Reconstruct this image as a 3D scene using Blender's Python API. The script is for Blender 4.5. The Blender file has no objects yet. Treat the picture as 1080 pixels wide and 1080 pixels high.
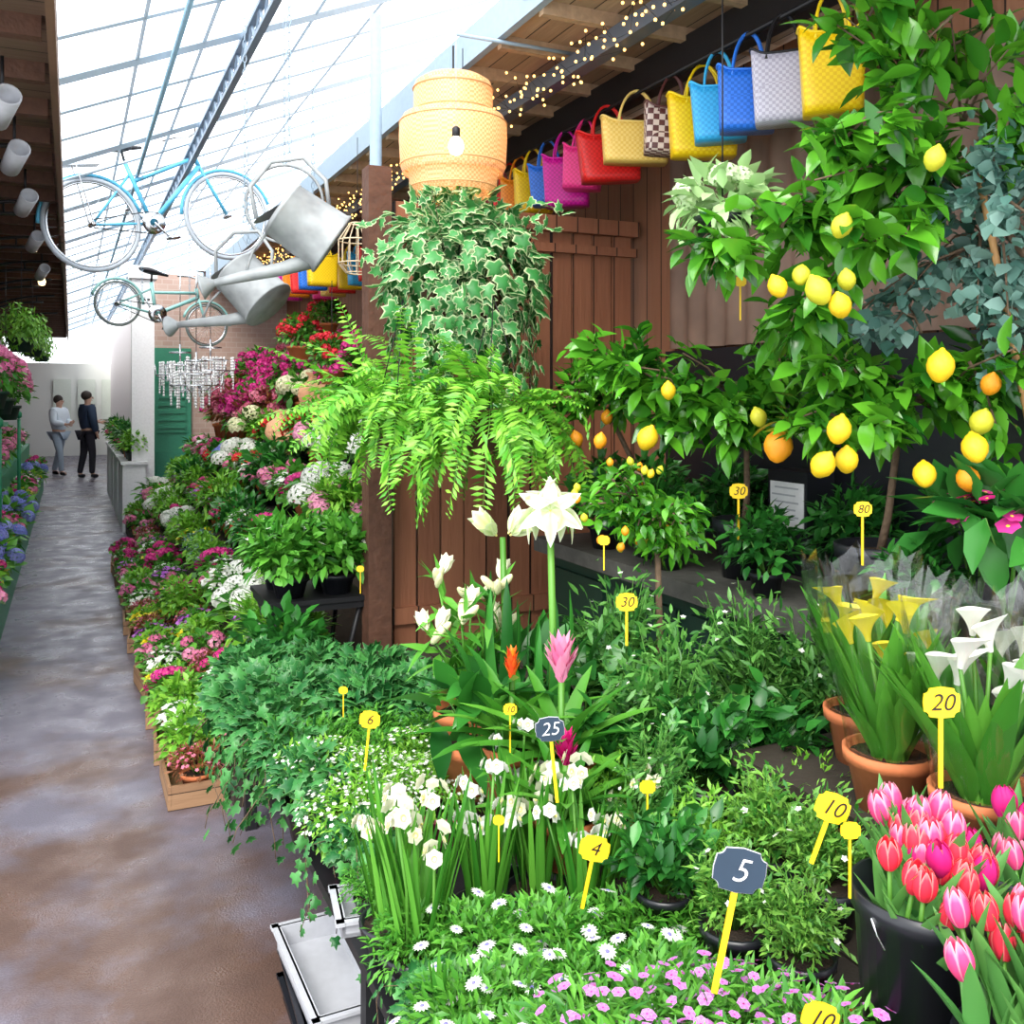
import bpy, math, random
import numpy as np
from mathutils import Vector, Matrix
rng=np.random.default_rng(7); random.seed(7)
scene=bpy.context.scene
try:
    scene.view_settings.view_transform='Standard'
except Exception: pass
A=math.radians(24.94); cA=math.cos(A); sA=math.sin(A); CH=1.55
# survey helpers: x across, d away from the standing point, z up -> world (X across aisle, Y along aisle)
def W(x,d,z): return Vector((x*cA+d*sA,-x*sA+d*cA,z))
def P(u,v,d): return W((u-540)/1000*d,d,CH+(415-v)/1000*d)
def Pz(u,d,z): return W((u-540)/1000*d,d,z)
RIGHT=Vector((cA,-sA,0)); FWD=Vector((sA,cA,0)); UP=Vector((0,0,1))

# ---------------------------------------------------------------- materials
def nmat(name):
    m=bpy.data.materials.new(name); m.use_nodes=True
    nt=m.node_tree; b=nt.nodes['Principled BSDF']; return m,nt,b
def c4(c): return (c[0],c[1],c[2],1)
def mat(name,col,rough=.5,metal=0.,emit=0.,bump=0.,bscale=40.,var=.12,spec=.5):
    m,nt,b=nmat(name)
    tc=nt.nodes.new('ShaderNodeTexCoord'); n=nt.nodes.new('ShaderNodeTexNoise'); n.inputs['Scale'].default_value=bscale
    nt.links.new(tc.outputs['Object'],n.inputs['Vector'])
    mx=nt.nodes.new('ShaderNodeMix'); mx.data_type='RGBA'
    mx.inputs[6].default_value=c4([v*(1-var) for v in col]); mx.inputs[7].default_value=c4([min(1,v*(1+var)) for v in col])
    nt.links.new(n.outputs['Fac'],mx.inputs[0]); nt.links.new(mx.outputs[2],b.inputs['Base Color'])
    b.inputs['Roughness'].default_value=rough; b.inputs['Metallic'].default_value=metal
    b.inputs['Specular IOR Level'].default_value=spec
    if emit>0:
        b.inputs['Emission Color'].default_value=c4(col); b.inputs['Emission Strength'].default_value=emit
    if bump>0:
        bp=nt.nodes.new('ShaderNodeBump'); bp.inputs['Strength'].default_value=bump; bp.inputs['Distance'].default_value=.01
        nt.links.new(n.outputs['Fac'],bp.inputs['Height']); nt.links.new(bp.outputs[0],b.inputs['Normal'])
    return m
def leafmat(name,c1,c2,edge=None,thr=(.55,.8),rough=.42,trans=.22,spec=.45):
    m,nt,b=nmat(name)
    at=nt.nodes.new('ShaderNodeAttribute'); at.attribute_name='rnd'
    mx=nt.nodes.new('ShaderNodeMix'); mx.data_type='RGBA'
    mx.inputs[6].default_value=c4(c1); mx.inputs[7].default_value=c4(c2)
    nt.links.new(at.outputs['Fac'],mx.inputs[0]); out=mx.outputs[2]
    if edge is not None:
        a2=nt.nodes.new('ShaderNodeAttribute'); a2.attribute_name='e'
        mr=nt.nodes.new('ShaderNodeMapRange'); mr.inputs[1].default_value=thr[0]; mr.inputs[2].default_value=thr[1]
        nt.links.new(a2.outputs['Fac'],mr.inputs[0])
        m2=nt.nodes.new('ShaderNodeMix'); m2.data_type='RGBA'; nt.links.new(mr.outputs[0],m2.inputs[0])
        nt.links.new(out,m2.inputs[6]); m2.inputs[7].default_value=c4(edge); out=m2.outputs[2]
    nt.links.new(out,b.inputs['Base Color']); b.inputs['Roughness'].default_value=rough
    b.inputs['Specular IOR Level'].default_value=spec
    tr=nt.nodes.new('ShaderNodeBsdfTranslucent'); nt.links.new(out,tr.inputs['Color'])
    ms=nt.nodes.new('ShaderNodeMixShader'); ms.inputs[0].default_value=trans
    nt.links.new(b.outputs[0],ms.inputs[1]); nt.links.new(tr.outputs[0],ms.inputs[2])
    nt.links.new(ms.outputs[0],nt.nodes['Material Output'].inputs['Surface'])
    return m
def planks(name,c1,c2,axis,width,rough=.7,gap=.06):
    m,nt,b=nmat(name)
    tc=nt.nodes.new('ShaderNodeTexCoord'); sp=nt.nodes.new('ShaderNodeSeparateXYZ'); nt.links.new(tc.outputs['Object'],sp.inputs[0])
    def M(op,a,v=None,b2=None):
        n=nt.nodes.new('ShaderNodeMath'); n.operation=op; nt.links.new(a,n.inputs[0])
        if v is not None: n.inputs[1].default_value=v
        if b2 is not None: nt.links.new(b2,n.inputs[1])
        return n.outputs[0]
    q=M('DIVIDE',sp.outputs[axis],width); fl=M('FLOOR',q); fr=M('FRACT',q)
    wn=nt.nodes.new('ShaderNodeTexWhiteNoise'); wn.noise_dimensions='1D'; nt.links.new(fl,wn.inputs['W'])
    mp=nt.nodes.new('ShaderNodeMapping'); s=[3,3,3]; 
    s[axis]=30; 
    mp.inputs['Scale'].default_value=s
    nt.links.new(tc.outputs['Object'],mp.inputs[0]); nz=nt.nodes.new('ShaderNodeTexNoise'); nz.inputs['Scale'].default_value=1.5; nz.inputs['Detail'].default_value=5
    nt.links.new(mp.outputs[0],nz.inputs['Vector'])
    ad=nt.nodes.new('ShaderNodeMath'); ad.operation='ADD'; nt.links.new(wn.outputs['Value'],ad.inputs[0]); nt.links.new(nz.outputs['Fac'],ad.inputs[1])
    hf=M('MULTIPLY',ad.outputs[0],.5)
    mx=nt.nodes.new('ShaderNodeMix'); mx.data_type='RGBA'; mx.inputs[6].default_value=c4(c1); mx.inputs[7].default_value=c4(c2); nt.links.new(hf,mx.inputs[0])
    gp=M('LESS_THAN',fr,gap)
    m2=nt.nodes.new('ShaderNodeMix'); m2.data_type='RGBA'; nt.links.new(gp,m2.inputs[0]); nt.links.new(mx.outputs[2],m2.inputs[6]); m2.inputs[7].default_value=c4([v*.15 for v in c1])
    nt.links.new(m2.outputs[2],b.inputs['Base Color']); b.inputs['Roughness'].default_value=rough
    bp=nt.nodes.new('ShaderNodeBump'); bp.inputs['Strength'].default_value=.4; bp.inputs['Distance'].default_value=.01
    nt.links.new(nz.outputs['Fac'],bp.inputs['Height']); nt.links.new(bp.outputs[0],b.inputs['Normal'])
    return m
def woven(name,c1,c2,sc=70.,trans=0.):
    m,nt,b=nmat(name)
    tc=nt.nodes.new('ShaderNodeTexCoord'); ck=nt.nodes.new('ShaderNodeTexChecker'); ck.inputs['Scale'].default_value=sc
    mp=nt.nodes.new('ShaderNodeMapping'); mp.inputs['Location'].default_value=(.0031,.0037,.0041); nt.links.new(tc.outputs['Object'],mp.inputs[0]); nt.links.new(mp.outputs[0],ck.inputs['Vector'])
    ck.inputs['Color1'].default_value=c4(c1); ck.inputs['Color2'].default_value=c4(c2)
    nt.links.new(ck.outputs['Color'],b.inputs['Base Color']); b.inputs['Roughness'].default_value=.4
    bp=nt.nodes.new('ShaderNodeBump'); bp.inputs['Strength'].default_value=.5; bp.inputs['Distance'].default_value=.004
    nt.links.new(ck.outputs['Fac'],bp.inputs['Height']); nt.links.new(bp.outputs[0],b.inputs['Normal'])
    if trans>0:
        tr=nt.nodes.new('ShaderNodeBsdfTranslucent'); nt.links.new(ck.outputs['Color'],tr.inputs['Color'])
        ms=nt.nodes.new('ShaderNodeMixShader'); ms.inputs[0].default_value=trans
        nt.links.new(b.outputs[0],ms.inputs[1]); nt.links.new(tr.outputs[0],ms.inputs[2]); nt.links.new(ms.outputs[0],nt.nodes['Material Output'].inputs['Surface'])
    return m
def clear(name,col,amt,rough=.1):
    m,nt,b=nmat(name); b.inputs['Base Color'].default_value=c4((.9,.95,1)); b.inputs['Roughness'].default_value=rough
    tr=nt.nodes.new('ShaderNodeBsdfTransparent'); tr.inputs['Color'].default_value=c4(col)
    ms=nt.nodes.new('ShaderNodeMixShader'); ms.inputs[0].default_value=amt
    nt.links.new(b.outputs[0],ms.inputs[1]); nt.links.new(tr.outputs[0],ms.inputs[2]); nt.links.new(ms.outputs[0],nt.nodes['Material Output'].inputs['Surface'])
    return m

M_terra=mat('terracotta',(.58,.17,.06),.75,bump=.2)
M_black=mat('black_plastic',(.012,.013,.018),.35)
M_grey=mat('grey_plastic',(.45,.46,.5),.5)
M_white=mat('white_paint',(.8,.8,.82),.5)
M_mag=mat('magenta_plastic',(.6,.02,.2),.4)
M_soil=mat('soil',(.035,.02,.012),.95,bump=.6,bscale=90)
M_dgreen=mat('dark_green_paint',(.008,.035,.022),.5)
M_green=mat('green_paint',(.02,.22,.1),.45)
M_stone=mat('stone_slab',(.07,.068,.06),.85,bump=.3,bscale=25,var=.35)
M_wood=planks('brown_boards',(.17,.06,.03),(.38,.15,.075),0,.11)
M_woodS=planks('brown_boards_lengthwise',(.18,.075,.038),(.36,.16,.085),1,.12)
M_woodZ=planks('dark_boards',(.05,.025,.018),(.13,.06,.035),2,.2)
M_crate=planks('pale_crate_boards',(.22,.11,.055),(.4,.24,.13),2,.06)
M_post=mat('dark_post_wood',(.1,.042,.024),.7,bump=.5,bscale=30,var=.4)
M_standwood=mat('dark_stand_wood',(.03,.022,.015),.8,bump=.3)  # even dark brown wood colour for bench, steps and platform
M_steel=mat('blue_grey_steel',(.3,.4,.5),.5,.1)
M_galv=mat('galvanised_zinc',(.34,.36,.37),.65,.25,bump=.3,bscale=14,var=.5)
M_dark=mat('dark_metal',(.015,.015,.018),.5,.3)
M_chrome=mat('chrome',(.6,.62,.65),.25,1.)
M_stem=leafmat('stem_green',(.06,.22,.02),(.14,.36,.05),trans=.1)
M_bark=mat('bark',(.14,.09,.055),.85,bump=.6,bscale=60,var=.4)
M_cane=mat('bamboo_cane',(.55,.3,.12),.6)
M_lemonleaf=leafmat('lemon_leaf',(.015,.12,.01),(.13,.44,.025),rough=.22,spec=.6)
M_darkleaf=leafmat('dark_leaf',(.012,.09,.016),(.05,.26,.035),rough=.3)
M_midleaf=leafmat('mid_leaf',(.03,.18,.015),(.14,.43,.045))
M_lightleaf=leafmat('light_leaf',(.09,.32,.02),(.28,.58,.06))
M_fern=leafmat('fern_leaf',(.07,.34,.02),(.3,.66,.06))
M_blueleaf=leafmat('blue_green_leaf',(.07,.2,.16),(.25,.42,.36),rough=.5)
M_redleaf=leafmat('russet_leaf',(.2,.04,.02),(.3,.13,.05))
M_paleleaf=leafmat('pale_variegated_leaf',(.25,.48,.15),(.55,.75,.38))
M_ivyv=leafmat('variegated_ivy',(.03,.2,.04),(.09,.35,.1),edge=(.66,.75,.42),thr=(.62,.97))
M_ivy=leafmat('dark_ivy',(.014,.12,.03),(.08,.32,.07),edge=(.2,.42,.15),thr=(.8,1.1))
def petal(name,c,c2=None,edge=None,thr=(.5,.9),trans=.25): return leafmat(name,c,c2 or [min(1,v*1.25+.01) for v in c],edge=edge,thr=thr,rough=.55,trans=trans,spec=.25)
F_white=petal('white_petal',(.8,.82,.76),(.88,.88,.83)); F_cream=petal('cream_petal',(.85,.83,.5),(.88,.87,.7))
F_mag=petal('magenta_petal',(.5,.01,.16),(.8,.06,.36)); F_pink=petal('pink_petal',(.75,.16,.36),(.92,.42,.6))
F_red=petal('red_petal',(.5,.01,.02),(.8,.03,.05)); F_purple=petal('purple_petal',(.4,.08,.55),(.65,.25,.75))
F_dusk=petal('dusky_rose_petal',(.5,.08,.16),(.75,.25,.35))
F_blue=petal('blue_petal',(.18,.22,.65),(.4,.42,.88)); F_yel=petal('yellow_petal',(.85,.72,.02),(.95,.88,.12))
F_dian=petal('dianthus_petal',(.5,.1,.5),(.7,.25,.68),edge=(.82,.5,.85),thr=(.6,1.2)); F_orange=petal('orange_petal',(.85,.25,.02))
F_tulR=petal('red_tulip_petal',(.75,.01,.03),(.88,.04,.08),edge=(.95,.5,.45),thr=(.75,1.08))
F_tulP=petal('pink_tulip_petal',(.82,.05,.22),(.9,.16,.36),edge=(.95,.6,.7),thr=(.65,1.1))
F_tulM=petal('crimson_tulip_petal',(.5,.0,.12),(.7,.02,.22))
F_centre=mat('flower_centre_yellow',(.75,.45,.03),.8); F_cdark=mat('flower_centre_violet',(.18,.16,.45),.8); F_cpale=mat('flower_centre_lemon',(.9,.8,.25),.7)
M_lemon=mat('lemon_skin',(.88,.56,.015),.4,bump=.25,bscale=220,var=.08)
M_lemong=mat('green_lemon_skin',(.6,.58,.03),.4,bump=.25,bscale=220)
M_orange=mat('orange_skin',(.88,.32,.01),.4,bump=.25,bscale=220)
M_signY=mat('yellow_sign',(.9,.58,.01),.45,var=.03); M_signB=mat('slate_sign',(.02,.04,.07),.5)
M_ink=mat('black_ink',(.005,.005,.005),.5); M_chalk=mat('white_chalk',(.85,.85,.9),.7)

# ---------------------------------------------------------------- mesh builder
class MB:
    def __init__(s): s.V=[];s.F=[];s.M=[];s.R=[];s.E=[];s.n=0
    def raw(s,V,F,mi=0,r=None,E=None,Mi=None):
        V=np.asarray(V,float).reshape(-1,3); off=s.n; s.V.append(V); s.n+=len(V)
        s.F.extend([tuple(i+off for i in f) for f in F])
        s.M.extend([mi]*len(F) if Mi is None else [m+mi for m in Mi])
        s.R.extend([random.random() if r is None else r]*len(F))
        s.E.append(np.zeros(len(V)) if E is None else E); return s
    def inst(s,T,R,O,S=1.,mi=0):
        V,F,E,Mi=T; m=len(O); n=len(V); S=np.broadcast_to(np.asarray(S,float),(m,))
        out=np.einsum('mij,nj->mni',R,V)*S[:,None,None]+np.asarray(O)[:,None,:]
        off=s.n; s.V.append(out.reshape(-1,3)); s.E.append(np.tile(E,m)); s.n+=m*n
        rr=rng.random(m)
        for k in range(m):
            o=off+k*n; s.F.extend([tuple(i+o for i in f) for f in F])
            s.M.extend([a+mi for a in Mi]); s.R.extend([rr[k]]*len(F))
        return s
    def box(s,c,sz,mi=0,rot=None):
        x,y,z=[v/2 for v in sz]; V=np.array([(-x,-y,-z),(x,-y,-z),(x,y,-z),(-x,y,-z),(-x,-y,z),(x,-y,z),(x,y,z),(-x,y,z)])
        if rot is not None: V=V@np.array(rot).T
        return s.raw(V+np.array(c),[(0,3,2,1),(4,5,6,7),(0,1,5,4),(1,2,6,5),(2,3,7,6),(3,0,4,7)],mi)
    def tube(s,pts,r0,r1=None,n=6,mi=0,closed=False,E=None):
        pts=[Vector(p) for p in pts]; r1=r0 if r1 is None else r1; V=[];F=[];N=len(pts)
        up=Vector((0,0,1)); 
        d0=(pts[1]-pts[0]).normalized()
        if abs(d0.z)>.9: up=Vector((1,0,0))
        a=d0.cross(up).normalized()
        for i,p in enumerate(pts):
            if closed: d=(pts[(i+1)%N]-pts[i-1])
            else: d=pts[min(i+1,N-1)]-pts[max(i-1,0)]
            d=d.normalized() if d.length>1e-9 else d0
            a=(a-d*a.dot(d)); a=a.normalized() if a.length>1e-6 else d.orthogonal().normalized()
            b=d.cross(a); r=r0+(r1-r0)*i/(N-1)
            for k in range(n):
                t=2*math.pi*k/n; V.append(p+a*math.cos(t)*r+b*math.sin(t)*r)
        for i in range(N if closed else N-1):
            j=(i+1)%N
            for k in range(n):
                k2=(k+1)%n; F.append((i*n+k,i*n+k2,j*n+k2,j*n+k))
        if not closed:
            F.append(tuple(range(n))[::-1]); F.append(tuple((N-1)*n+k for k in range(n)))
        return s.raw([tuple(v) for v in V],F,mi)
    def lathe(s,prof,n=24,mi=0,c=(0,0,0),mis=None):
        V=[];F=[];Mi=[]
        for r,z in prof:
            for k in range(n):
                t=2*math.pi*k/n; V.append((c[0]+max(r,.0004)*math.cos(t),c[1]+max(r,.0004)*math.sin(t),c[2]+z))
        for i in range(len(prof)-1):
            for k in range(n):
                k2=(k+1)%n; F.append((i*n+k,i*n+k2,(i+1)*n+k2,(i+1)*n+k)); Mi.append(0 if mis is None else mis[i])
        return s.raw(V,F,mi,Mi=Mi)
    def mesh(s,name,mats,smooth=True):
        me=bpy.data.meshes.new(name); V=np.concatenate(s.V) if s.V else np.zeros((0,3))
        me.from_pydata(V.tolist(),[],s.F)
        for m in mats: me.materials.append(m)
        me.polygons.foreach_set('material_index',s.M); me.polygons.foreach_set('use_smooth',[smooth]*len(s.F))
        a=me.attributes.new('rnd','FLOAT','FACE'); a.data.foreach_set('value',s.R)
        a=me.attributes.new('e','FLOAT','POINT'); a.data.foreach_set('value',np.concatenate(s.E))
        me.update(); return me
    def obj(s,name,mats,parent=None,loc=(0,0,0),smooth=True):
        return mkobj(name,s.mesh(name,mats,smooth),parent,loc)
KIDS={}
def mkobj(name,me,parent=None,loc=(0,0,0),rot=None):
    o=bpy.data.objects.new(name,me); bpy.context.collection.objects.link(o); o.location=loc
    if rot is not None: o.rotation_euler=rot
    if parent is not None:
        o.parent=parent; KIDS.setdefault(parent,[]).append(o)
    return o
def empty(name,loc=(0,0,0)):
    o=mkobj(name,None,None,loc); o.empty_display_size=.1; return o
def tag(o,label,cat,group=None,kind=None):
    o['label']=label; o['category']=cat
    if group: o['group']=group
    if kind: o['kind']=kind
    return o
def struct(o,label=None):
    o['kind']='structure'; o['label']=label or o.name.split('.')[0].replace('_',' '); o['category']='building part'; return o
USED=set()
def dup(root,loc,rz=0,sc=1.):
    def cp(o,par):
        c=o.copy(); bpy.context.collection.objects.link(c)
        if par is not None: c.parent=par
        for k in KIDS.get(o,[]): cp(k,c)
        return c
    if root not in USED: USED.add(root); c=root
    else: c=cp(root,None)
    c.location=loc; c.rotation_euler=(0,0,rz); c.scale=(sc,sc,sc); return c
# ---------------------------------------------------------------- templates
def nrm(a): return a/np.maximum(np.linalg.norm(a,axis=-1,keepdims=True),1e-9)
def frames(D,N):
    y=nrm(np.asarray(D,float)); N=np.asarray(N,float); z=N-(N*y).sum(-1,keepdims=True)*y
    bad=np.linalg.norm(z,axis=-1)<1e-3; z[bad]=np.cross(y[bad],[1,.3,.2]); z=nrm(z); x=np.cross(y,z)
    return np.stack([x,y,z],axis=-1)
def leafT(L=1.,Wd=.5,n=4,fold=.3,curl=.15,p=.8,q=1.,tipw=.03):
    V=[];F=[];E=[]
    for i in range(n+1):
        u=i/n; w=Wd/2*max(math.sin(math.pi*min(1,u)**p)**q,tipw); y=L*u; z=-curl*L*u*u
        V+=[(-w,y,z+fold*w),(0,y,z),(w,y,z+fold*w)]; E+=[1,.0 if i<n else 1,1]
    for i in range(n):
        a=3*i; F+=[(a,a+1,a+4,a+3),(a+1,a+2,a+5,a+4)]
    return (np.array(V),F,np.array(E,float),[0]*len(F))
def merge(Ts):
    V=[];F=[];E=[];Mi=[];o=0
    for T,m in Ts:
        V.append(T[0]);E.append(T[2]);F+=[tuple(i+o for i in f) for f in T[1]];Mi+=[a+m for a in T[3]];o+=len(T[0])
    return (np.concatenate(V),F,np.concatenate(E),Mi)
def xf(T,M,t=(0,0,0)): return (T[0]@np.array(M).T+np.array(t),T[1],T[2],T[3])
def rotX(a): return np.array([[1,0,0],[0,math.cos(a),-math.sin(a)],[0,math.sin(a),math.cos(a)]])
def rotZ(a): return np.array([[math.cos(a),-math.sin(a),0],[math.sin(a),math.cos(a),0],[0,0,1]])
def ballT(r=1.,n=6,m=4,sq=1.):
    V=[];F=[]
    for i in range(m+1):
        f=math.pi*i/m
        for k in range(n):
            t=2*math.pi*k/n; V.append((r*max(math.sin(f),.01)*math.cos(t),r*max(math.sin(f),.01)*math.sin(t),-r*sq*math.cos(f)))
    for i in range(m):
        for k in range(n): F.append((i*n+k,i*n+(k+1)%n,(i+1)*n+(k+1)%n,(i+1)*n+k))
    return (np.array(V),F,np.zeros(len(V)),[0]*len(F))
def flowerT(n,L,Wd,tilt,cr=.15,csq=.5,seg=3,curl=.1,layers=1,fold=.1,p=.9,q=1.):
    Ts=[]
    for l in range(layers):
        t=tilt+l*.4; pt=leafT(L*(1-.18*l),Wd*(1-.12*l),seg,fold,curl,p,q)
        for k in range(n): Ts.append((xf(pt,rotZ(2*math.pi*(k+.5*l)/n)@rotX(t),(0,0,.01*l)),0))
    if cr>0: Ts.append((ballT(cr,7,4,csq),1))
    return merge(Ts)   # faces +Z
def ivyT():
    pts=[(0,0),(.28,-.12),(.5,.12),(.3,.32),(.42,.62),(.16,.62),(0,1),(-.16,.62),(-.42,.62),(-.3,.32),(-.5,.12),(-.28,-.12)]
    V=[(x,y,-.12*abs(x)-.15*y*y) for x,y in pts]; c=(0,.35); inn=[(c[0]+(x-c[0])*.55,c[1]+(y-c[1])*.55,.04) for x,y in pts]
    n=len(pts); V=V+inn+[(c[0],c[1],.05)]; F=[]
    for k in range(n):
        k2=(k+1)%n; F.append((k,k2,n+k2,n+k)); F.append((n+k,n+k2,2*n))
    return (np.array(V),F,np.array([1.]*n+[.25]*n+[0]),[0]*len(F))
T_ivy=ivyT()
T_lemonleaf=leafT(1,.46,5,.3,.25,.85); T_leaf=leafT(1,.5,3,.3,.2,.8); T_round=leafT(1,.85,3,.2,.15,.75); T_thin=leafT(1,.22,3,.3,.2,.7); T_small=leafT(1,.34,2,.25,.1,.8)
T_daisy=flowerT(14,1,.36,.08,.26,.5,3,.12,1,.1,1.2,.6); T_five=flowerT(5,1,.85,.25,.16,.4,2); T_fiver=flowerT(6,1,.95,.2,.2,.4,4,.15,1,.1,1.35,.55)
T_floret=flowerT(4,1,.85,.2,0,1,2)
T_daff=merge([(flowerT(6,1,.9,.2,0,1,4,.15,1,.1,1.2,.6),0),(flowerT(6,.7,.7,.6,0,1,3,.1),0),((lambda m:(np.concatenate(m.V),m.F,np.zeros(m.n),[1]*len(m.F)))(MB().lathe([(.05,.02),(.2,.08),(.25,.28),(.32,.34)],10)),0)])
def domeT(flo,n,r,fs,sq=.8):
    g=(1+5**.5)/2; Ts=[]
    for i in range(n):
        z=1-1.35*i/n; a=2*math.pi*i/g; q=math.sqrt(max(0,1-z*z)); u=np.array([q*math.cos(a),q*math.sin(a),z])
        zz=nrm(u); R=frames(np.array([np.cross(zz,[.3,.5,.8])]),np.array([zz]))[0]
        Ts.append((xf((flo[0]*fs,)+flo[1:],R,u*r*np.array([1,1,sq])),0))
    return merge(Ts)
T_hyd=domeT(T_floret,46,1,.3)
T_cluster=domeT(T_five,14,1,.5,.7)
def cloud(mb,T,n,c,rad,L,mi=0,droop=.2,fill=.45,mode='out',zmin=None):
    u=nrm(rng.normal(size=(n,3)));
    if zmin is not None: u[:,2]=np.where(u[:,2]<zmin,-u[:,2],u[:,2])
    r=rng.random(n)**fill; c=np.array(c)
    p=c+u*r[:,None]*np.array(rad)
    j=rng.normal(size=(n,3))
    if mode=='out': D=u*.8+j*.45+np.array([0,0,-droop]); N=np.array([0,0,1.])+j[:,::-1]*.45+u*.35
    elif mode=='hang': D=np.array([0,0,-.8])+j*.5+u*.45; N=u+j[:,::-1]*.4+np.array([0,0,.25])
    else: D=j+np.array([0,0,.3]); N=np.array([0,0,1.])+j[:,::-1]*.6
    S=L*(.65+.6*rng.random(n)); mb.inst(T,frames(D,N),p,S,mi); return mb
def flowers(mb,T,n,c,rad,S,mi=0,zmin=.1,up=.6,fill=.15):
    u=nrm(rng.normal(size=(n,3))); u[:,2]=np.abs(u[:,2])*.9+zmin; u=nrm(u); p=np.array(c)+u*np.array(rad)*(1-fill*rng.random((n,1)))
    Z=nrm(u*.6+np.array([0,0,up])+rng.normal(size=(n,3))*.2); D=np.cross(Z,rng.normal(size=(n,3)))
    mb.inst(T,frames(D,Z),p,S*(.8+.4*rng.random(n)),mi); return mb
def potprof(r,h): return [(0,0),(r*.74,0),(r*.97,h*.8),(r*1.07,h*.8),(r*1.1,h),(r*1.0,h),(r*.96,h*.86),(0,h*.86)]
def pot(parent,r,h,m,loc=(0,0,0)):
    mb=MB().lathe(potprof(r,h),20,mis=[0,0,0,0,0,0,1]); return mb.obj('pot',[m,M_soil],parent,loc)
def flowerpot(name,label,cat,pm,pr,ph,lm,lT,nl,rad,L,fT=None,fm=None,nf=0,fs=.02,ind=False,group=None,fname='flower',up=.6,mode='out',lift=0.,fill=.45,zmin=-.35):
    root=empty(name); pot(root,pr,ph,pm)
    c=(0,0,ph+lift+rad[2]*.45); mb=MB(); cloud(mb,lT,nl,c,rad,L,0,.2,fill,mode,zmin=zmin)
    for k in range(6):
        a=k*1.05; mb.tube([(0,0,ph*.8),(rad[0]*.3*math.cos(a),rad[1]*.3*math.sin(a),c[2]*.8+ph*.2),(rad[0]*.6*math.cos(a),rad[1]*.6*math.sin(a),c[2]+rad[2]*.3)],.004,.002,4,1)
    mb.obj('foliage',[lm,M_stem],root)
    if nf:
        if ind:
            t=MB().inst(fT,np.eye(3)[None],[(0,0,0)],1.); me=t.mesh(fname,fm)
            for k in range(nf):
                a=k*2.4+random.uniform(-.4,.4); z=1-.8*(k+random.uniform(.1,.9))/nf; q=math.sqrt(1-z*z); u=np.array([q*math.cos(a),q*math.sin(a),z]); p=np.array(c)+u*np.array(rad)*random.uniform(1.03,1.28)
                Z=Vector(nrm(u*.5+np.array([0,0,up])+rng.normal(size=3)*.2-np.array([sA,cA,0])*.25)); o=mkobj(fname,me,root,tuple(p))
                o.rotation_euler=Z.to_track_quat('Z','Y').to_euler(); s=fs*(.85+.3*random.random()); o.scale=(s,s,s)
        else:
            f=MB(); flowers(f,fT,nf,c,[v*1.06 for v in rad],fs,0,.1,up); o=f.obj(fname+'s' if not fname.endswith('s') else fname,fm,root); o['kind']='stuff'
    tag(root,label,cat,group); return root

# ================================================================ SETTING
def slab(name,lo,hi,m,smooth=False):
    mb=MB().box([(a+b)/2 for a,b in zip(lo,hi)],[b-a for a,b in zip(lo,hi)]); return mb.obj(name,[m],smooth=False)
m,nt,b=nmat('damp_asphalt')
tc=nt.nodes.new('ShaderNodeTexCoord'); n1=nt.nodes.new('ShaderNodeTexNoise'); n1.inputs['Scale'].default_value=1.1; n1.inputs['Detail'].default_value=7; n1.inputs['Roughness'].default_value=.6
n2=nt.nodes.new('ShaderNodeTexNoise'); n2.inputs['Scale'].default_value=160; n2.inputs['Detail'].default_value=3
n3=nt.nodes.new('ShaderNodeTexNoise'); n3.inputs['Scale'].default_value=5; n3.inputs['Detail'].default_value=6
for n in (n1,n2,n3): nt.links.new(tc.outputs['Object'],n.inputs['Vector'])
# trodden brown soil shows more at the near end of the aisle
sp=nt.nodes.new('ShaderNodeSeparateXYZ'); nt.links.new(tc.outputs['Object'],sp.inputs[0])
ny=nt.nodes.new('ShaderNodeMapRange'); ny.inputs[1].default_value=2.; ny.inputs[2].default_value=6.5; ny.inputs[3].default_value=.13; ny.inputs[4].default_value=-.05; nt.links.new(sp.outputs[1],ny.inputs[0])
ad=nt.nodes.new('ShaderNodeMath'); ad.operation='ADD'; nt.links.new(n1.outputs['Fac'],ad.inputs[0]); nt.links.new(ny.outputs[0],ad.inputs[1])
r1=nt.nodes.new('ShaderNodeValToRGB'); r1.color_ramp.elements[0].position=.47; r1.color_ramp.elements[0].color=(.19,.175,.225,1); r1.color_ramp.elements[1].position=.62; r1.color_ramp.elements[1].color=(.135,.078,.06,1)
nt.links.new(ad.outputs[0],r1.inputs[0])
r3=nt.nodes.new('ShaderNodeValToRGB'); r3.color_ramp.elements[0].position=.35; r3.color_ramp.elements[0].color=(.72,.72,.74,1); r3.color_ramp.elements[1].position=.65; r3.color_ramp.elements[1].color=(1.,1.,1.,1); nt.links.new(n3.outputs['Fac'],r3.inputs[0])
m3=nt.nodes.new('ShaderNodeMix'); m3.data_type='RGBA'; m3.blend_type='MULTIPLY'; m3.inputs[0].default_value=1; nt.links.new(r1.outputs[0],m3.inputs[6]); nt.links.new(r3.outputs[0],m3.inputs[7])
mx=nt.nodes.new('ShaderNodeMix'); mx.data_type='RGBA'; mx.blend_type='MULTIPLY'; mx.inputs[0].default_value=.6
nt.links.new(m3.outputs[2],mx.inputs[6]); r2=nt.nodes.new('ShaderNodeValToRGB'); r2.color_ramp.elements[0].position=.3; r2.color_ramp.elements[0].color=(.55,.55,.55,1); r2.color_ramp.elements[1].position=.6
nt.links.new(n2.outputs['Fac'],r2.inputs[0]); nt.links.new(r2.outputs[0],mx.inputs[7]); nt.links.new(mx.outputs[2],b.inputs['Base Color'])
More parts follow.
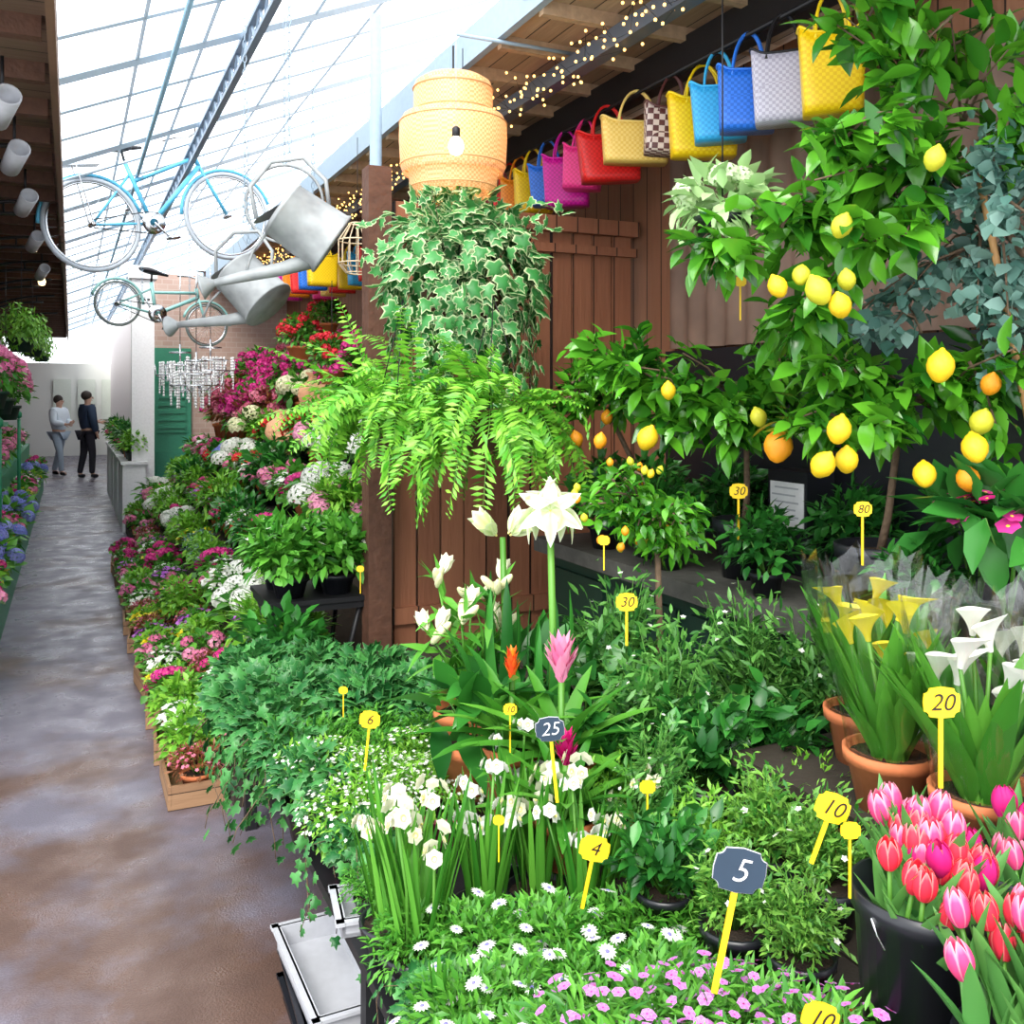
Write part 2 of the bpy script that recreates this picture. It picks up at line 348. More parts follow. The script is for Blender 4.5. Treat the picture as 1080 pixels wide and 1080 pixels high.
mr=nt.nodes.new('ShaderNodeMapRange'); mr.inputs[1].default_value=.4; mr.inputs[2].default_value=.6; mr.inputs[3].default_value=.5; mr.inputs[4].default_value=.24
nt.links.new(n3.outputs['Fac'],mr.inputs[0]); nt.links.new(mr.outputs[0],b.inputs['Roughness'])
bp=nt.nodes.new('ShaderNodeBump'); bp.inputs['Strength'].default_value=.3; bp.inputs['Distance'].default_value=.006; nt.links.new(n2.outputs['Fac'],bp.inputs['Height']); nt.links.new(bp.outputs[0],b.inputs['Normal'])
struct(slab('floor',(-2.2,-1.5,-.1),(3.2,27,0),m),'damp purple-grey asphalt market aisle')
struct(slab('wall_right',(2.5,-.5,0),(2.6,12.2,2.9),M_woodS),'brown board wall of the flower kiosks')
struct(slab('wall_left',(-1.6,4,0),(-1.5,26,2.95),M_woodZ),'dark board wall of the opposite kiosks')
struct(slab('wall_back',(-2.2,26,0),(3.2,26.2,2.3),mat('hazy_pale_facade',(.8,.82,.78),.8,bscale=1.)),'pale facade closing the aisle')
M_brick,nt,b=nmat('brick_wall'); br=nt.nodes.new('ShaderNodeTexBrick'); br.inputs['Scale'].default_value=4; br.inputs['Color1'].default_value=(.5,.33,.27,1); br.inputs['Color2'].default_value=(.56,.4,.34,1); br.inputs['Mortar'].default_value=(.58,.46,.4,1)
tc=nt.nodes.new('ShaderNodeTexCoord'); mp=nt.nodes.new('ShaderNodeMapping'); mp.inputs['Rotation'].default_value=(math.pi/2,0,0); nt.links.new(tc.outputs['Object'],mp.inputs[0]); nt.links.new(mp.outputs[0],br.inputs['Vector']); nt.links.new(br.outputs[0],b.inputs['Base Color'])
struct(slab('wall_front',(.85,12.2,0),(2.6,12.35,3.),M_brick),'weathered pinkish end wall of the far kiosk')
struct(slab('wall_right_far',(.9,12.35,0),(1.0,26,2.9),mat('pale_plaster',(.72,.68,.7),.8)),'pale plastered wall of the far kiosk')
struct(slab('ceiling_canopy',(1.5,-.2,2.93),(2.62,12.2,2.98),planks('canopy_boards',(.25,.15,.09),(.52,.36,.23),0,.1)),'board underside of the kiosk canopy')
mb=MB()
for k in range(34): mb.box((2.05,.1+k*.36,2.905),(1.1,.035,.05))
struct(mb.obj('trim_1',[mat('rafter_wood',(.42,.28,.17),.8,bump=.4,var=.3)],smooth=False),'rafters under the canopy')
struct(slab('trim_2',(1.47,-.2,2.9),(1.5,12.2,3.04),M_steel),'grey gutter fascia')
struct(slab('trim_3',(1.74,-.2,2.78),(1.8,12.2,2.85),mat('slate_steel',(.06,.075,.1),.5)),'dark steel purlin')
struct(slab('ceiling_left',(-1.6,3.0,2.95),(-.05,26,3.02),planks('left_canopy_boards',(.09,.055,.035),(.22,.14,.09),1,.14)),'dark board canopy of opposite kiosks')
struct(slab('trim_4',(-.08,3.0,2.85),(-.05,26,2.97),mat('brown_fascia',(.2,.11,.065),.6)),'brown fascia board')
mb=MB()
for k in range(40): mb.box((-.8,3.4+k*.55,2.91),(1.4,.06,.08))
struct(mb.obj('trim_5',[M_post],smooth=False),'left canopy rafters')
mb=MB()
for s in (5.6,7.2,8.8,10.4,12.,14.,17.):
    for R in (1.25,1.12): mb.tube([(-1.45+R*(1-math.cos(a)),s,2.0+.85*math.sin(a)*R/1.25) for a in np.linspace(0,math.pi/2,12)],.014,n=5)
    for a in np.linspace(.15,1.4,7): mb.tube([(-1.45+1.25*(1-math.cos(a)),s,2.0+.85*math.sin(a)),(-1.45+1.12*(1-math.cos(a+.1)),s,2.0+.76*math.sin(a+.1))],.007,n=4)
struct(mb.obj('trim_11',[M_dark]),'arched iron brackets under the left canopy')
def zr(t): return 3.08+.42*(t+.08)
M_glass=clear('roof_glass',(1.,1.,1.),.97)
mb=MB(); mb.raw([(-.08,3.2,zr(-.08)),(2.7,3.2,zr(2.7)),(2.7,26,zr(2.7)),(-.08,26,zr(-.08))],[(0,1,2,3)])
struct(mb.obj('ceiling',[M_glass],smooth=False),'sloping glazed market roof')
mb=MB(); M_bar=mat('glazing_bar_paint',(.42,.52,.62),.5)
for k in range(38):
    s=3.3+k*.6; mb.tube([(-.08,s,zr(-.08)-.02),(2.7,s,zr(2.7)-.02)],.011 if k%3 else .026,n=4)
for t in (.3,.62,1.2,1.6): mb.tube([(t,3.2,zr(t)-.02),(t,26,zr(t)-.02)],.009,n=4)
struct(mb.obj('trim_6',[M_bar],smooth=False),'steel glazing bars of the roof')
mb=MB()
for z in (3.28,3.4): mb.box((.82,14.5,z),(.035,22.6,.022))
for k in range(100):
    y=3.4+k*.224; mb.tube([(.82,y,3.28),(.82,y+.11,3.4),(.82,y+.22,3.28)],.008,n=4)
struct(mb.obj('trim_8',[mat('dark_lattice_steel',(.2,.27,.36),.5,.1)],smooth=False),'lattice girder along the roof')
mb=MB().tube([(.45,3.2,3.18),(.45,26,3.18)],.014,n=6)
struct(mb.obj('trim_7',[mat('pale_blue_pipe',(.3,.5,.65),.5)]),'pale blue pipe below the roof')
mb=MB().box((1.1,12.17,1.05),(.46,.04,2.1)).box((1.1,12.14,1.5),(.34,.02,.85)).box((1.1,12.14,.5),(.34,.02,.7))
for k in range(9): mb.box((1.1,12.12,1.15+k*.09),(.3,.02,.04))
struct(mb.obj('door_1',[mat('door_green',(.05,.3,.18),.5)],smooth=False),'green painted louvred kiosk door')
mb=MB().box((.74,11.6,1.5),(.24,.2,3.0)).box((.74,11.6,.06),(.3,.28,.12)).box((.74,11.6,2.9),(.3,.28,.1))
struct(mb.obj('trim_9',[M_white],smooth=False),'white painted roof column')
mb=MB()
for k in range(3):
    x=-.2+k*.55; mb.box((x,25.95,1.4),(.4,.04,1.0))
struct(mb.obj('window_1',[mat('pale_window',(.72,.78,.7),.3)],smooth=False),'pale far windows')

mb=MB().box((1.17,3.87,1.25),(.1,.1,2.5)); o=mb.obj('wooden_post',[M_post],smooth=False); tag(o,'dark brown square wooden post beside the fence panel','post')
mb=MB().lathe([(0,0),(.07,0),(.07,.02),(.028,.03),(.028,3.3),(0,3.3)],14); o=mb.obj('steel_column',[M_steel],loc=(1.28,4.25,0)); tag(o,'thin blue-grey steel roof column','column')
root=empty('fence_panel',(1.24,3.9,0)); 
for k in range(11):
    w=.108; mb=MB().box((w*k+w/2+.01,random.uniform(-.004,.004),1.17),(w-.008,.022,2.3+random.uniform(-.01,.01))); mb.obj('fence_board',[M_wood],root,smooth=False)
MB().box((.61,-.03,2.33),(1.22,.05,.07)).obj('top_rail',[M_wood],root,smooth=False); MB().box((.61,-.025,2.22),(1.22,.03,.04)).obj('rail',[M_wood],root,smooth=False); MB().box((.61,-.025,.6),(1.22,.03,.07)).obj('rail',[M_wood],root,smooth=False)
tag(root,'reddish-brown vertical board fence panel between stalls','fence')
V=[];F=[];n=120
for i in range(n+1):
    y=.9+2.7*i/n; x=2.46+.014*math.sin(i*1.05)
    V+=[(x,y,1.75),(x,y,2.62)]
for i in range(n): F.append((2*i,2*i+1,2*i+3,2*i+2))
o=MB().raw(V,F).obj('corrugated_sheet',[mat('weathered_brown_sheet',(.21,.13,.095),.7,.0,var=.45,bscale=7)]); tag(o,'weathered brown ribbed cladding on the kiosk wall','cladding')
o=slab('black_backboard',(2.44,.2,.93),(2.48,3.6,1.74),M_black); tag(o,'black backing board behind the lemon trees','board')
root=empty('display_counter',(2.15,0,0)); MB().box((.02,1.95,.43),(.5,3.5,.86)).obj('body',[M_dgreen],root,smooth=False)
MB().box((0,1.95,.89),(.6,3.6,.06)).obj('stone_top',[M_stone],root,smooth=False)
for k in range(7): MB().box((-.24,.45+k*.5,.45),(.02,.42,.7)).obj('panel',[M_dgreen],root,smooth=False)
tag(root,'dark green counter with a worn grey stone top','counter')
ZC=.92
def bench(name,t0,t1,s0,s1,z,m,label,legs=True):
    root=empty(name,((t0+t1)/2,(s0+s1)/2,0)); w=t1-t0; l=s1-s0
    mb=MB(); nb=max(2,int(w/.12))
    for k in range(nb): mb.box((-w/2+w*(k+.5)/nb,0,z-.012),(w/nb-.006,l,.024))
    mb.obj('top',[m],root,smooth=False)
    for sx in (-1,1):
        for sy in (-1,0,1): MB().box((sx*(w/2-.04),sy*(l/2-.04),(z-.024)/2),(.04,.04,z-.024)).obj('leg',[m],root,smooth=False)
    tag(root,label,'bench'); return root
ZA,ZB=.38,.5
bench('display_bench',.54,1.03,.4,3.5,ZA,M_dark,'low dark slatted display bench under potted flowers')
bench('display_bench',1.05,1.83,.4,3.75,ZB,M_standwood,'dark slatted display bench under shrubs and tulips')
steps=[(.55,.75,.10),(.75,.97,.28),(.97,1.2,.5),(1.2,1.45,.76),(1.45,1.72,1.05),(1.72,2.05,1.35),(2.05,2.45,1.7)]
for i,(a,c,z) in enumerate(steps):
    s0=3.65 if i<2 else 4.9
    o=MB().box(((a+c)/2,(s0+11.4)/2,z/2),(c-a-.004,11.4-s0,z)).obj('display_step',[M_standwood],smooth=False); tag(o,'weathered wooden display step carrying potted flowers','display stand')

# ================================================================ PLANT KINDS
FP=flowerpot
grp='potted flowers on the stepped stand'
def K(n,l,pm,lm,lT,nl,rad,L,fT,fm,nf,fs,**k): return FP(n,l,'flower pot',pm,k.pop('pr',.07),k.pop('ph',.1),lm,lT,nl,rad,L,fT,fm,nf,fs,group=grp,**k)
kinds={}
kinds['mag']=K('potted_pelargonium','magenta-flowered plant in a terracotta pot',M_terra,M_midleaf,T_round,200,(.14,.14,.11),.05,T_cluster,[F_mag,F_centre],18,.03)
kinds['pink']=K('potted_begonia','pink-flowered plant in a terracotta pot',M_terra,M_midleaf,T_round,200,(.14,.14,.11),.05,T_cluster,[F_pink,F_centre],18,.032)
kinds['red']=K('potted_geranium','red-flowered plant in a dark pot',M_black,M_midleaf,T_round,220,(.14,.14,.13),.055,T_cluster,[F_red,F_centre],18,.032)
kinds['white']=K('potted_primrose','white-flowered plant in a black pot',M_black,M_midleaf,T_leaf,220,(.13,.13,.1),.05,T_five,[F_white,F_cpale],46,.025)
kinds['purple']=K('potted_pansy','purple-flowered plant in a black pot',M_black,M_midleaf,T_leaf,200,(.13,.13,.09),.045,T_five,[F_purple,F_centre],40,.025)
kinds['yellow']=K('potted_primula','yellow-flowered plant in a terracotta pot',M_terra,M_lightleaf,T_leaf,200,(.13,.13,.09),.05,T_five,[F_yel,F_orange],36,.025)
kinds['blue']=K('potted_hydrangea','blue hydrangea in a dark pot',M_black,M_midleaf,T_leaf,120,(.17,.17,.13),.09,T_hyd,[F_blue,F_centre],8,.06)
kinds['hpink']=K('potted_hydrangea','pink hydrangea in a terracotta pot',M_terra,M_midleaf,T_leaf,120,(.17,.17,.13),.09,T_hyd,[F_pink,F_centre],9,.06)
kinds['hcream']=K('potted_hydrangea','cream hydrangea in a terracotta pot',M_terra,M_midleaf,T_leaf,120,(.17,.17,.13),.09,T_hyd,[F_cream,F_centre],9,.065)
kinds['hwhite']=K('potted_hydrangea','white hydrangea in a black pot',M_black,M_midleaf,T_leaf,120,(.17,.17,.13),.09,T_hyd,[F_white,F_centre],9,.06)
kinds['green']=K('potted_herb','leafy green plant in a black pot',M_black,M_lightleaf,T_leaf,420,(.15,.15,.15),.05,None,None,0,0)
kinds['dgreen']=K('potted_shrub','glossy dark green plant in a black pot',M_black,M_darkleaf,T_leaf,400,(.17,.17,.18),.06,None,None,0,0)
kinds['silver']=K('potted_foliage_plant','blue-green foliage plant in a grey pot',M_grey,M_blueleaf,T_small,600,(.14,.14,.12),.035,None,None,0,0)
kinds['russet']=K('potted_heather','russet-pink heather in a wooden-toned pot',M_terra,M_redleaf,T_small,500,(.13,.13,.08),.03,T_five,[F_dusk,F_mag],60,.012)
kinds['boug']=K('potted_bougainvillea','tall plant smothered in magenta bracts',M_terra,M_midleaf,T_leaf,420,(.22,.22,.26),.06,T_cluster,[F_mag,F_pink],46,.034,pr=.11,ph=.15)
kinds['bpink']=K('potted_azalea','tall bushy plant with dusty pink and red flowers',M_terra,M_redleaf,T_leaf,420,(.22,.22,.23),.06,T_cluster,[F_dusk,F_red],46,.032,pr=.11,ph=.15)
kinds['tallg']=K('potted_palm','arching green foliage plant in a terracotta pot',M_terra,M_lightleaf,T_thin,420,(.17,.17,.18),.1,None,None,0,0,pr=.08,ph=.11)
rowpal=[['russet','purple','white','green','russet','pink','mag','yellow'],['white','green','mag','yellow','silver','pink','white','purple','hwhite'],['green','white','purple','mag','silver','dgreen','pink','red','tallg'],
        ['dgreen','mag','hwhite','hpink','white','pink','red','blue','pink'],['hcream','blue','hpink','green','hwhite','mag','red'],['boug','bpink','hcream','dgreen','bpink','red'],['boug','red','dgreen','bpink','red']]
for i,(a,c,z) in enumerate(steps):
    s=3.8 if i<2 else 5.05; last=None
    while s<11.2:
        pal=rowpal[i]
        if i==4 and s>8.7: pal=['boug','bpink','hpink','bpink']
        if i==5 and s>8.5: pal=['boug','bpink','dgreen','boug']
        nm=random.choice([q for q in pal if q!=last]); last=nm
        sc={0:.85,1:.95,2:1.0}.get(i,1.1)*random.uniform(.88,1.2)
        if i==6: sc*=.75
        if i==0 and nm=='hwhite': sc*=.8
        skip=(i==4 and 6.9<s<8.15) or (i==5 and 7.2<s<8.3)
        if not skip: dup(kinds[nm],((a+c)/2+random.uniform(-.03,.02)-(.07 if i==6 else 0),s,z),random.uniform(0,6.28),sc)
        s+=(.21 if i<3 else .28 if i<5 else .42)*random.uniform(.85,1.15)
for nm in kinds:
    if kinds[nm] not in USED: dup(kinds[nm],(1.08,5.1,.5),0,1)
def crate(loc,sz,label='pale wooden slatted crate on the floor edge'):
    w,l,h=sz; root=empty('wooden_crate',loc)
    MB().box((0,0,.008),(w,l,.016)).obj('base',[M_crate],root,smooth=False)
    for sx in (-1,1): MB().box((sx*(w/2-.006),0,h/2+.008),(.012,l,h-.016)).obj('side',[M_crate],root,smooth=False)
    for sy in (-1,1): MB().box((0,sy*(l/2-.006),h/2+.008),(w-.026,.012,h-.016)).obj('end',[M_crate],root,smooth=False)
    tag(root,label,'crate','crates along the aisle'); return root
cr=crate((.43,3.9,0),(.21,.36,.09))
for k in range(12):
    loc=(.435+random.uniform(-.025,.01),3.9+k*.47,0); 
    if k: dup(cr,loc,random.uniform(-.1,.1))
    else: USED.add(cr)
    for j in range(2): dup(kinds[random.choice(['russet','green','pink','white','purple','yellow','russet','mag'])],(.44,loc[1]-.09+.18*j,.017),random.random()*6,.85)

# left stand
for (a,c,z) in ((-.6,-.4,.3),(-.9,-.6,.75),(-1.2,-.9,1.1)):
    o=MB().box(((a+c)/2,11.2,z/2),(c-a-.004,11.6,z)).obj('display_step',[M_green],smooth=False); tag(o,'green painted display step along the opposite stall','display stand')
    s=5.6;last=None
    while s<16.5:
        pal=['purple','blue','pink','yellow','white','yellow','mag'] if z<.5 else ['yellow','pink','mag','russet','white','hpink'] if z<1 else ['red','green','boug','dgreen','bpink']
        nm=random.choice([q for q in pal if q!=last]); last=nm
        dup(kinds[nm],((a+c)/2,s,z),random.random()*6,1.1 if nm not in('boug','bpink') else .8); s+=.25 if s<10 else .4
def post_green(s):
    mb=MB().box((-.46,s,.8),(.03,.03,1.0)).lathe([(0,1.3),(.026,1.32),(.026,1.36),(0,1.39)],10,c=(-.46,s,0)); 
    o=mb.obj('green_post',[M_green]); tag(o,'green painted wooden stall post','post','green stall posts')
for s in (6.6,7.6,10.4): post_green(s)
hb=FP('hanging_basket','yellow-green trailing plant in a hanging basket','hanging plant',M_dgreen,.11,.12,M_lightleaf,T_small,700,(.2,.2,.22),.06,mode='hang',group='hanging baskets under the left canopy',zmin=None)
MB().tube([(0,0,.1),(0,0,.85)],.003,n=4).obj('wire',[M_dark],hb)
for s,z,sc in ((9.,1.9,1.),(11.5,1.95,1.),(15,2.0,1.)): dup(hb,(-.38,s,z),0,sc)
hp2=FP('hanging_flower_basket','basket overflowing with bright pink flowers','hanging plant',M_dgreen,.11,.12,M_midleaf,T_leaf,400,(.2,.2,.2),.06,T_cluster,[F_pink,F_mag],50,.036,group='flower baskets by the opposite stall')
MB().tube([(0,0,.1),(0,0,1.3)],.003,n=4).obj('wire',[M_dark],hp2)
for s,z in ((6.9,1.45),(7.7,1.4),(8.5,1.34)): dup(hp2,(-.47,s,z),s,.95)
hr=FP('hanging_geranium','hanging basket of red flowers below the canopy','hanging plant',M_terra,.11,.12,M_midleaf,T_leaf,500,(.2,.2,.2),.06,T_cluster,[F_red,F_pink],22,.036,group='red hanging baskets')
MB().tube([(0,0,.1),(0,0,.85)],.003,n=4).obj('wire',[M_dark],hr)
for u,v,d in ((316,352,7.4),(350,375,6.6),(345,330,8.6)): dup(hr,P(u,v,d)-Vector((0,0,.2)),u,.85)
sp=empty('spotlight'); MB().lathe([(0,-.09),(.045,-.09),(.05,.1),(.042,.1),(.04,.06),(0,.05)],16).obj('housing',[M_grey],sp); MB().tube([(0,0,.08),(0,0,.21)],.008).obj('stem',[M_dark],sp)
KIDS[sp][0].rotation_euler=(1.2,0,.3)
tag(sp,'pale cylindrical spotlight under the canopy','lamp','canopy spotlights')
for s in (4.3,5.2,6.4,8,10): dup(sp,(-.25,s,2.69),0,1)
gl=MB().lathe([(0,-.1),(.05,-.085),(.07,-.02),(.05,.05),(.02,.08),(0,.2)],16).obj('globe_lamp',[mat('warm_bulb',(1,.75,.4),.3,emit=3)]); tag(gl,'small warm globe lamp hanging under the canopy','lamp','globe lamps')
for s in (9.2,12): dup(gl,(-.3,s,2.83),0,.6)
for k in range(4):
    s=11.95+k*1.3; root=empty('planter_box',(.64,s,0)); MB().box((0,0,.38),(.24,1.1,.76)).obj('body',[M_white],root,smooth=False); MB().box((0,0,.77),(.28,1.16,.03)).obj('rim',[M_white],root,smooth=False)
    tag(root,'white painted planter box by the aisle','planter','white planter boxes')
    for j in range(3): dup(kinds[random.choice(['green','dgreen','mag','green'])],(.64,s-.36+.36*j,.785),0,1.1)

# ================================================================ NEAR PLANTS
gA='potted flowers on the low bench'
dz=FP('potted_daisy','bushy green plant dotted with white daisies in a black pot','flower pot',M_black,.06,.09,M_midleaf,T_small,900,(.12,.12,.075),.03,T_daisy,[F_white,F_cdark],8,.0165,ind=True,group=gA,up=1.)
for u,d in ((505,1.82),(580,1.8),(660,1.82),(735,1.82),(545,1.64),(620,1.64),(700,1.65),(490,1.6),(560,1.48),(495,1.45)): dup(dz,Pz(u,d,ZA),random.random()*6,random.uniform(.88,1.04))
root=empty('plastic_crate',(.87,1.12,ZA)); 
MB().box((0,0,.1),(.4,.5,.02)).obj('top',[M_black],root,smooth=False)
for sx in (-1,1): MB().box((sx*.19,0,.045),(.015,.48,.09)).obj('side',[M_black],root,smooth=False)
root.rotation_euler=(0,0,-A)
tag(root,'upturned black plastic crate raising the dianthus pots','crate')
dn=FP('potted_dianthus','small plant covered in lilac-pink dianthus flowers','flower pot',M_black,.055,.08,M_midleaf,T_thin,460,(.1,.1,.065),.034,T_fiver,[F_dian,F_mag],30,.0105,ind=True,group=gA,up=.9)
for u,d,z in ((620,1.36,.11),(685,1.4,.11),(745,1.42,.11),(805,1.42,.11),(650,1.26,.11),(720,1.27,.11),(790,1.28,.11),(870,1.33,.13),(850,1.5,.02),(770,1.56,.02),(850,1.22,.11)): dup(dn,Pz(u,d,ZA+z),random.random()*6,random.uniform(.98,1.12))
al=FP('potted_alyssum','low plant frosted with tiny white flowers in a magenta pot','flower pot',M_mag,.075,.08,M_lightleaf,T_small,900,(.15,.15,.09),.022,T_five,[F_white,F_cpale],170,.006,group=gA)
for u,d in ((378,2.34),(340,2.6),(382,2.52),(425,2.47),(470,2.5),(440,2.68)): dup(al,Pz(u,d,ZA),random.random()*6,1.02)
sg=FP('potted_small_herb','fine fresh-green herb in a black pot','potted plant',M_black,.055,.07,M_midleaf,T_small,800,(.11,.11,.09),.028,group=gA)
for u,d in ((300,2.78),(345,2.82),(305,2.98),(395,2.9),(450,2.85),(395,2.7)): dup(sg,Pz(u,d,ZA),random.random()*6,1.)
for t,s,q in ((.6,1.76,.8),(.64,1.95,.8),(.6,1.42,.75)): dup(sg,(t,s,ZA),s,q)
def paperwhite(seed,n,label):
    root=empty('potted_paperwhite'); pot(root,.065,.08,M_black); mb=MB()
    fl=MB().inst(T_daff,np.eye(3)[None],[(0,0,0)],1.).mesh('bloom',[F_cream if seed%2 else F_white,F_cpale])
    for k in range(n):
        a=k*2.4; r=.045*math.sqrt((k+.5)/n); lean=.04*random.random(); h=random.uniform(.16,.28)
        x,y=r*math.cos(a),r*math.sin(a); tx,ty=x+lean*math.cos(a),y+lean*math.sin(a)
        mb.tube([(x,y,.07),(x*1.1,y*1.1,.07+h*.5),(tx,ty,.07+h)],.0032,n=5,mi=1)
        for j in range(5):
            b=j*1.25+random.random()*.5; q=.014+.01*(j%2); o=mkobj('bloom',fl,root,(tx+q*math.cos(b),ty+q*math.sin(b),.08+h+random.uniform(-.022,.02)))
            o.rotation_euler=Vector((math.cos(b)-.25*sA,math.sin(b)-.25*cA,.35)).to_track_quat('Z','Y').to_euler(); s=random.uniform(.014,.018); o.scale=(s,s,s)
    m=34; a=rng.random(m)*6.28; D=np.stack([np.cos(a)*.2,np.sin(a)*.2,np.ones(m)],-1); N=np.stack([np.cos(a),np.sin(a),np.zeros(m)],-1)
    O=np.stack([np.cos(a)*.05*rng.random(m),np.sin(a)*.05*rng.random(m),np.full(m,.07)],-1); mb.inst(leafT(1,.055,6,.35,.05,.35,.35),frames(D,-N),O,.2+.1*rng.random(m),0)
    mb.obj('foliage',[M_midleaf,M_stem],root); tag(root,label,'flower pot','pots of white narcissus'); return root
pa=paperwhite(1,4,'cream-white narcissus cluster with green stems'); pb=paperwhite(2,5,'white narcissus cluster with green stems')
for i,(u,d) in enumerate(((418,1.96),(510,2.02),(568,2.08),(615,1.98),(660,2.08),(545,2.26),(442,1.86))): dup((pa,pb)[i%2],Pz(u,d,ZA),random.random()*6,random.uniform(.96,1.12))
def ivymound(label,m,T=T_ivy,L=.05,r=(.18,.18,.12),n=400,vines=8,name='potted_ivy',pm=M_black,group='potted ivies',vl=(.15,.3)):
    root=empty(name); pot(root,.08,.1,pm); mb=MB(); cloud(mb,T,n,(0,0,.14),r,L,0,.1,.4,'out',-.3)
    for k in range(vines):
        a=random.random()*6.28; pts=[]; ln=random.uniform(*vl)
        for i in range(9):
            f=i/8; rr=.1+.1*min(1,f*1.6)+.03*math.sin(f*7+k); pts.append((rr*math.cos(a+.2*f),rr*math.sin(a+.2*f),.17-max(0,f-.25)*ln))
        mb.tube(pts,.0015,n=3,mi=1); p=np.array([pts[i%9] for i in range(14)])+rng.normal(size=(14,3))*.012
        D=np.tile([math.cos(a)*.4,math.sin(a)*.4,-1.],(14,1))+rng.normal(size=(14,3))*.4; N=np.tile([math.cos(a),math.sin(a),.3],(14,1))+rng.normal(size=(14,3))*.2
        mb.inst(T,frames(D,N),p,L*(.6+.5*rng.random(14)),0)
    mb.obj('foliage',[m,M_bark],root); tag(root,label,'potted plant',group); return root
iv=ivymound('dark green ivy trailing over the bench edge',M_ivy); 
for u,d in ((272,3.4),(277,3.15),(290,2.95),(345,3.25),(330,3.5),(400,3.35),(440,3.2),(310,3.2),(395,3.1),(470,3.0)): dup(iv,Pz(u,d,ZA),random.random()*6,random.uniform(.85,1.02))
iv2=ivymound('ivy with long stems trailing down over the bench front',M_ivy,n=190,r=(.12,.12,.09),vines=9,L=.04,vl=(.25,.45)); 
for u,d in ((304,2.72),(332,2.5)): dup(iv2,Pz(u,d,ZA),random.random()*6,1)
for t,s,q in ((.62,2.2,.75),(.6,1.6,.62),(.6,1.25,.7)): dup(iv2,(t,s,ZA),s,q)
def shrub(name,label,lm,T,n,rad,L,pr=.08,ph=.12,pm=M_black,fl=None,sprays=40,group='potted shrubs on the bench'):
    root=empty(name); pot(root,pr,ph,pm); mb=MB(); 
    for k in range(sprays):
        u=rng.normal(size=3); u[2]=abs(u[2])+.15; u=nrm(u); e=np.array([0,0,ph*.9+rad[2]*.25])+u*np.array(rad)*random.uniform(.55,1.25)
        b=np.array([0,0,ph*.8]); md=(b+e)/2+np.array([0,0,.03]); mb.tube([b,md,e],.002,.001,3,1)
        m=n//sprays; t=.45+.6*rng.random(m)[:,None]; p=b*(1-t)+e*t+rng.normal(size=(m,3))*.014
        j=rng.normal(size=(m,3)); mb.inst(T,frames(u*.7+j*.7,np.array([0,0,1.])+j[:,::-1]*.6),p,L*(.6+.7*rng.random(m)),0)
    mb.obj('foliage',[lm,M_stem],root)
    if fl: f=MB(); flowers(f,T_five,fl,(0,0,ph+rad[2]*.3),rad,.009); o=f.obj('flowers',[F_white,F_cpale],root); o['kind']='stuff'
    tag(root,label,'potted plant',group); return root
M_jas=leafmat('jasmine_leaf',(.015,.11,.015),(.16,.42,.08))
ja=shrub('potted_jasmine','feathery green jasmine shrub with a few white flowers',M_jas,leafT(1,.3,3,.25,.15,.8),1500,(.17,.17,.34),.042,fl=12,sprays=52)
for u,d,s in ((652,2.75,1),(705,2.42,.9),(790,2.6,.98),(855,2.62,.88),(690,2.1,.62)): dup(ja,Pz(u,d,ZB),random.random()*6,s)
lj=shrub('potted_gardenia','broad glossy-leaved shrub in a black pot',M_darkleaf,T_leaf,420,(.15,.15,.2),.065,fl=None,sprays=28)
for u,d,s in ((742,2.3,.9),(640,2.35,.8),(820,2.35,.85),(700,1.86,.66)): dup(lj,Pz(u,d,ZB),random.random()*6,s)
sb=shrub('potted_myrtle','fresh green small-leaved shrub in a black pot',leafmat('myrtle_leaf',(.025,.16,.018),(.25,.52,.08)),T_small,1300,(.12,.12,.16),.028,fl=6,sprays=40)
for u,d,s in ((805,1.98,.85),(870,1.85,.85),(775,1.72,.75),(845,1.64,.7)): dup(sb,Pz(u,d,ZB),random.random()*6,s)
sb2=shrub('potted_boxwood','small bushy green shrub in a terracotta pot',M_lightleaf,T_small,1000,(.11,.11,.12),.026,pr=.07,ph=.11,pm=M_terra,sprays=40)
for u,d,s in ((745,1.95,.85),(870,2.15,.85),(655,2.18,.8)): dup(sb2,Pz(u,d,ZB),random.random()*6,s)
def tray(loc,sz,m,label,rz=0):
    w,l,h=sz; mb=MB().box((0,0,.004),(w,l,.008))
    for sx in (-1,1): mb.box((sx*(w/2-.004),0,h/2),(.008,l,h)); mb.box((sx*(w/2+.004),0,h-.004),(.018,l+.03,.008))
    for sy in (-1,1): mb.box((0,sy*(l/2-.004),h/2),(w,.008,h)); mb.box((0,sy*(l/2+.004),h-.004),(w+.03,.018,.008))
    o=mb.obj('plastic_tray',[m],loc=loc,smooth=False); o.rotation_euler=(0,0,rz); return tag(o,label,'tray')
tray(Pz(858,1.48,ZB),(.3,.16,.03),mat('red_plastic',(.5,.02,.02),.4),'shallow red plastic plant tray',-A)
tray(Pz(388,2.12,ZA),(.13,.14,.04),M_grey,'pale grey-white plastic seedling tray at the bench edge',-.15)
dup(sg,Pz(388,2.12,ZA+.009),1,.55)
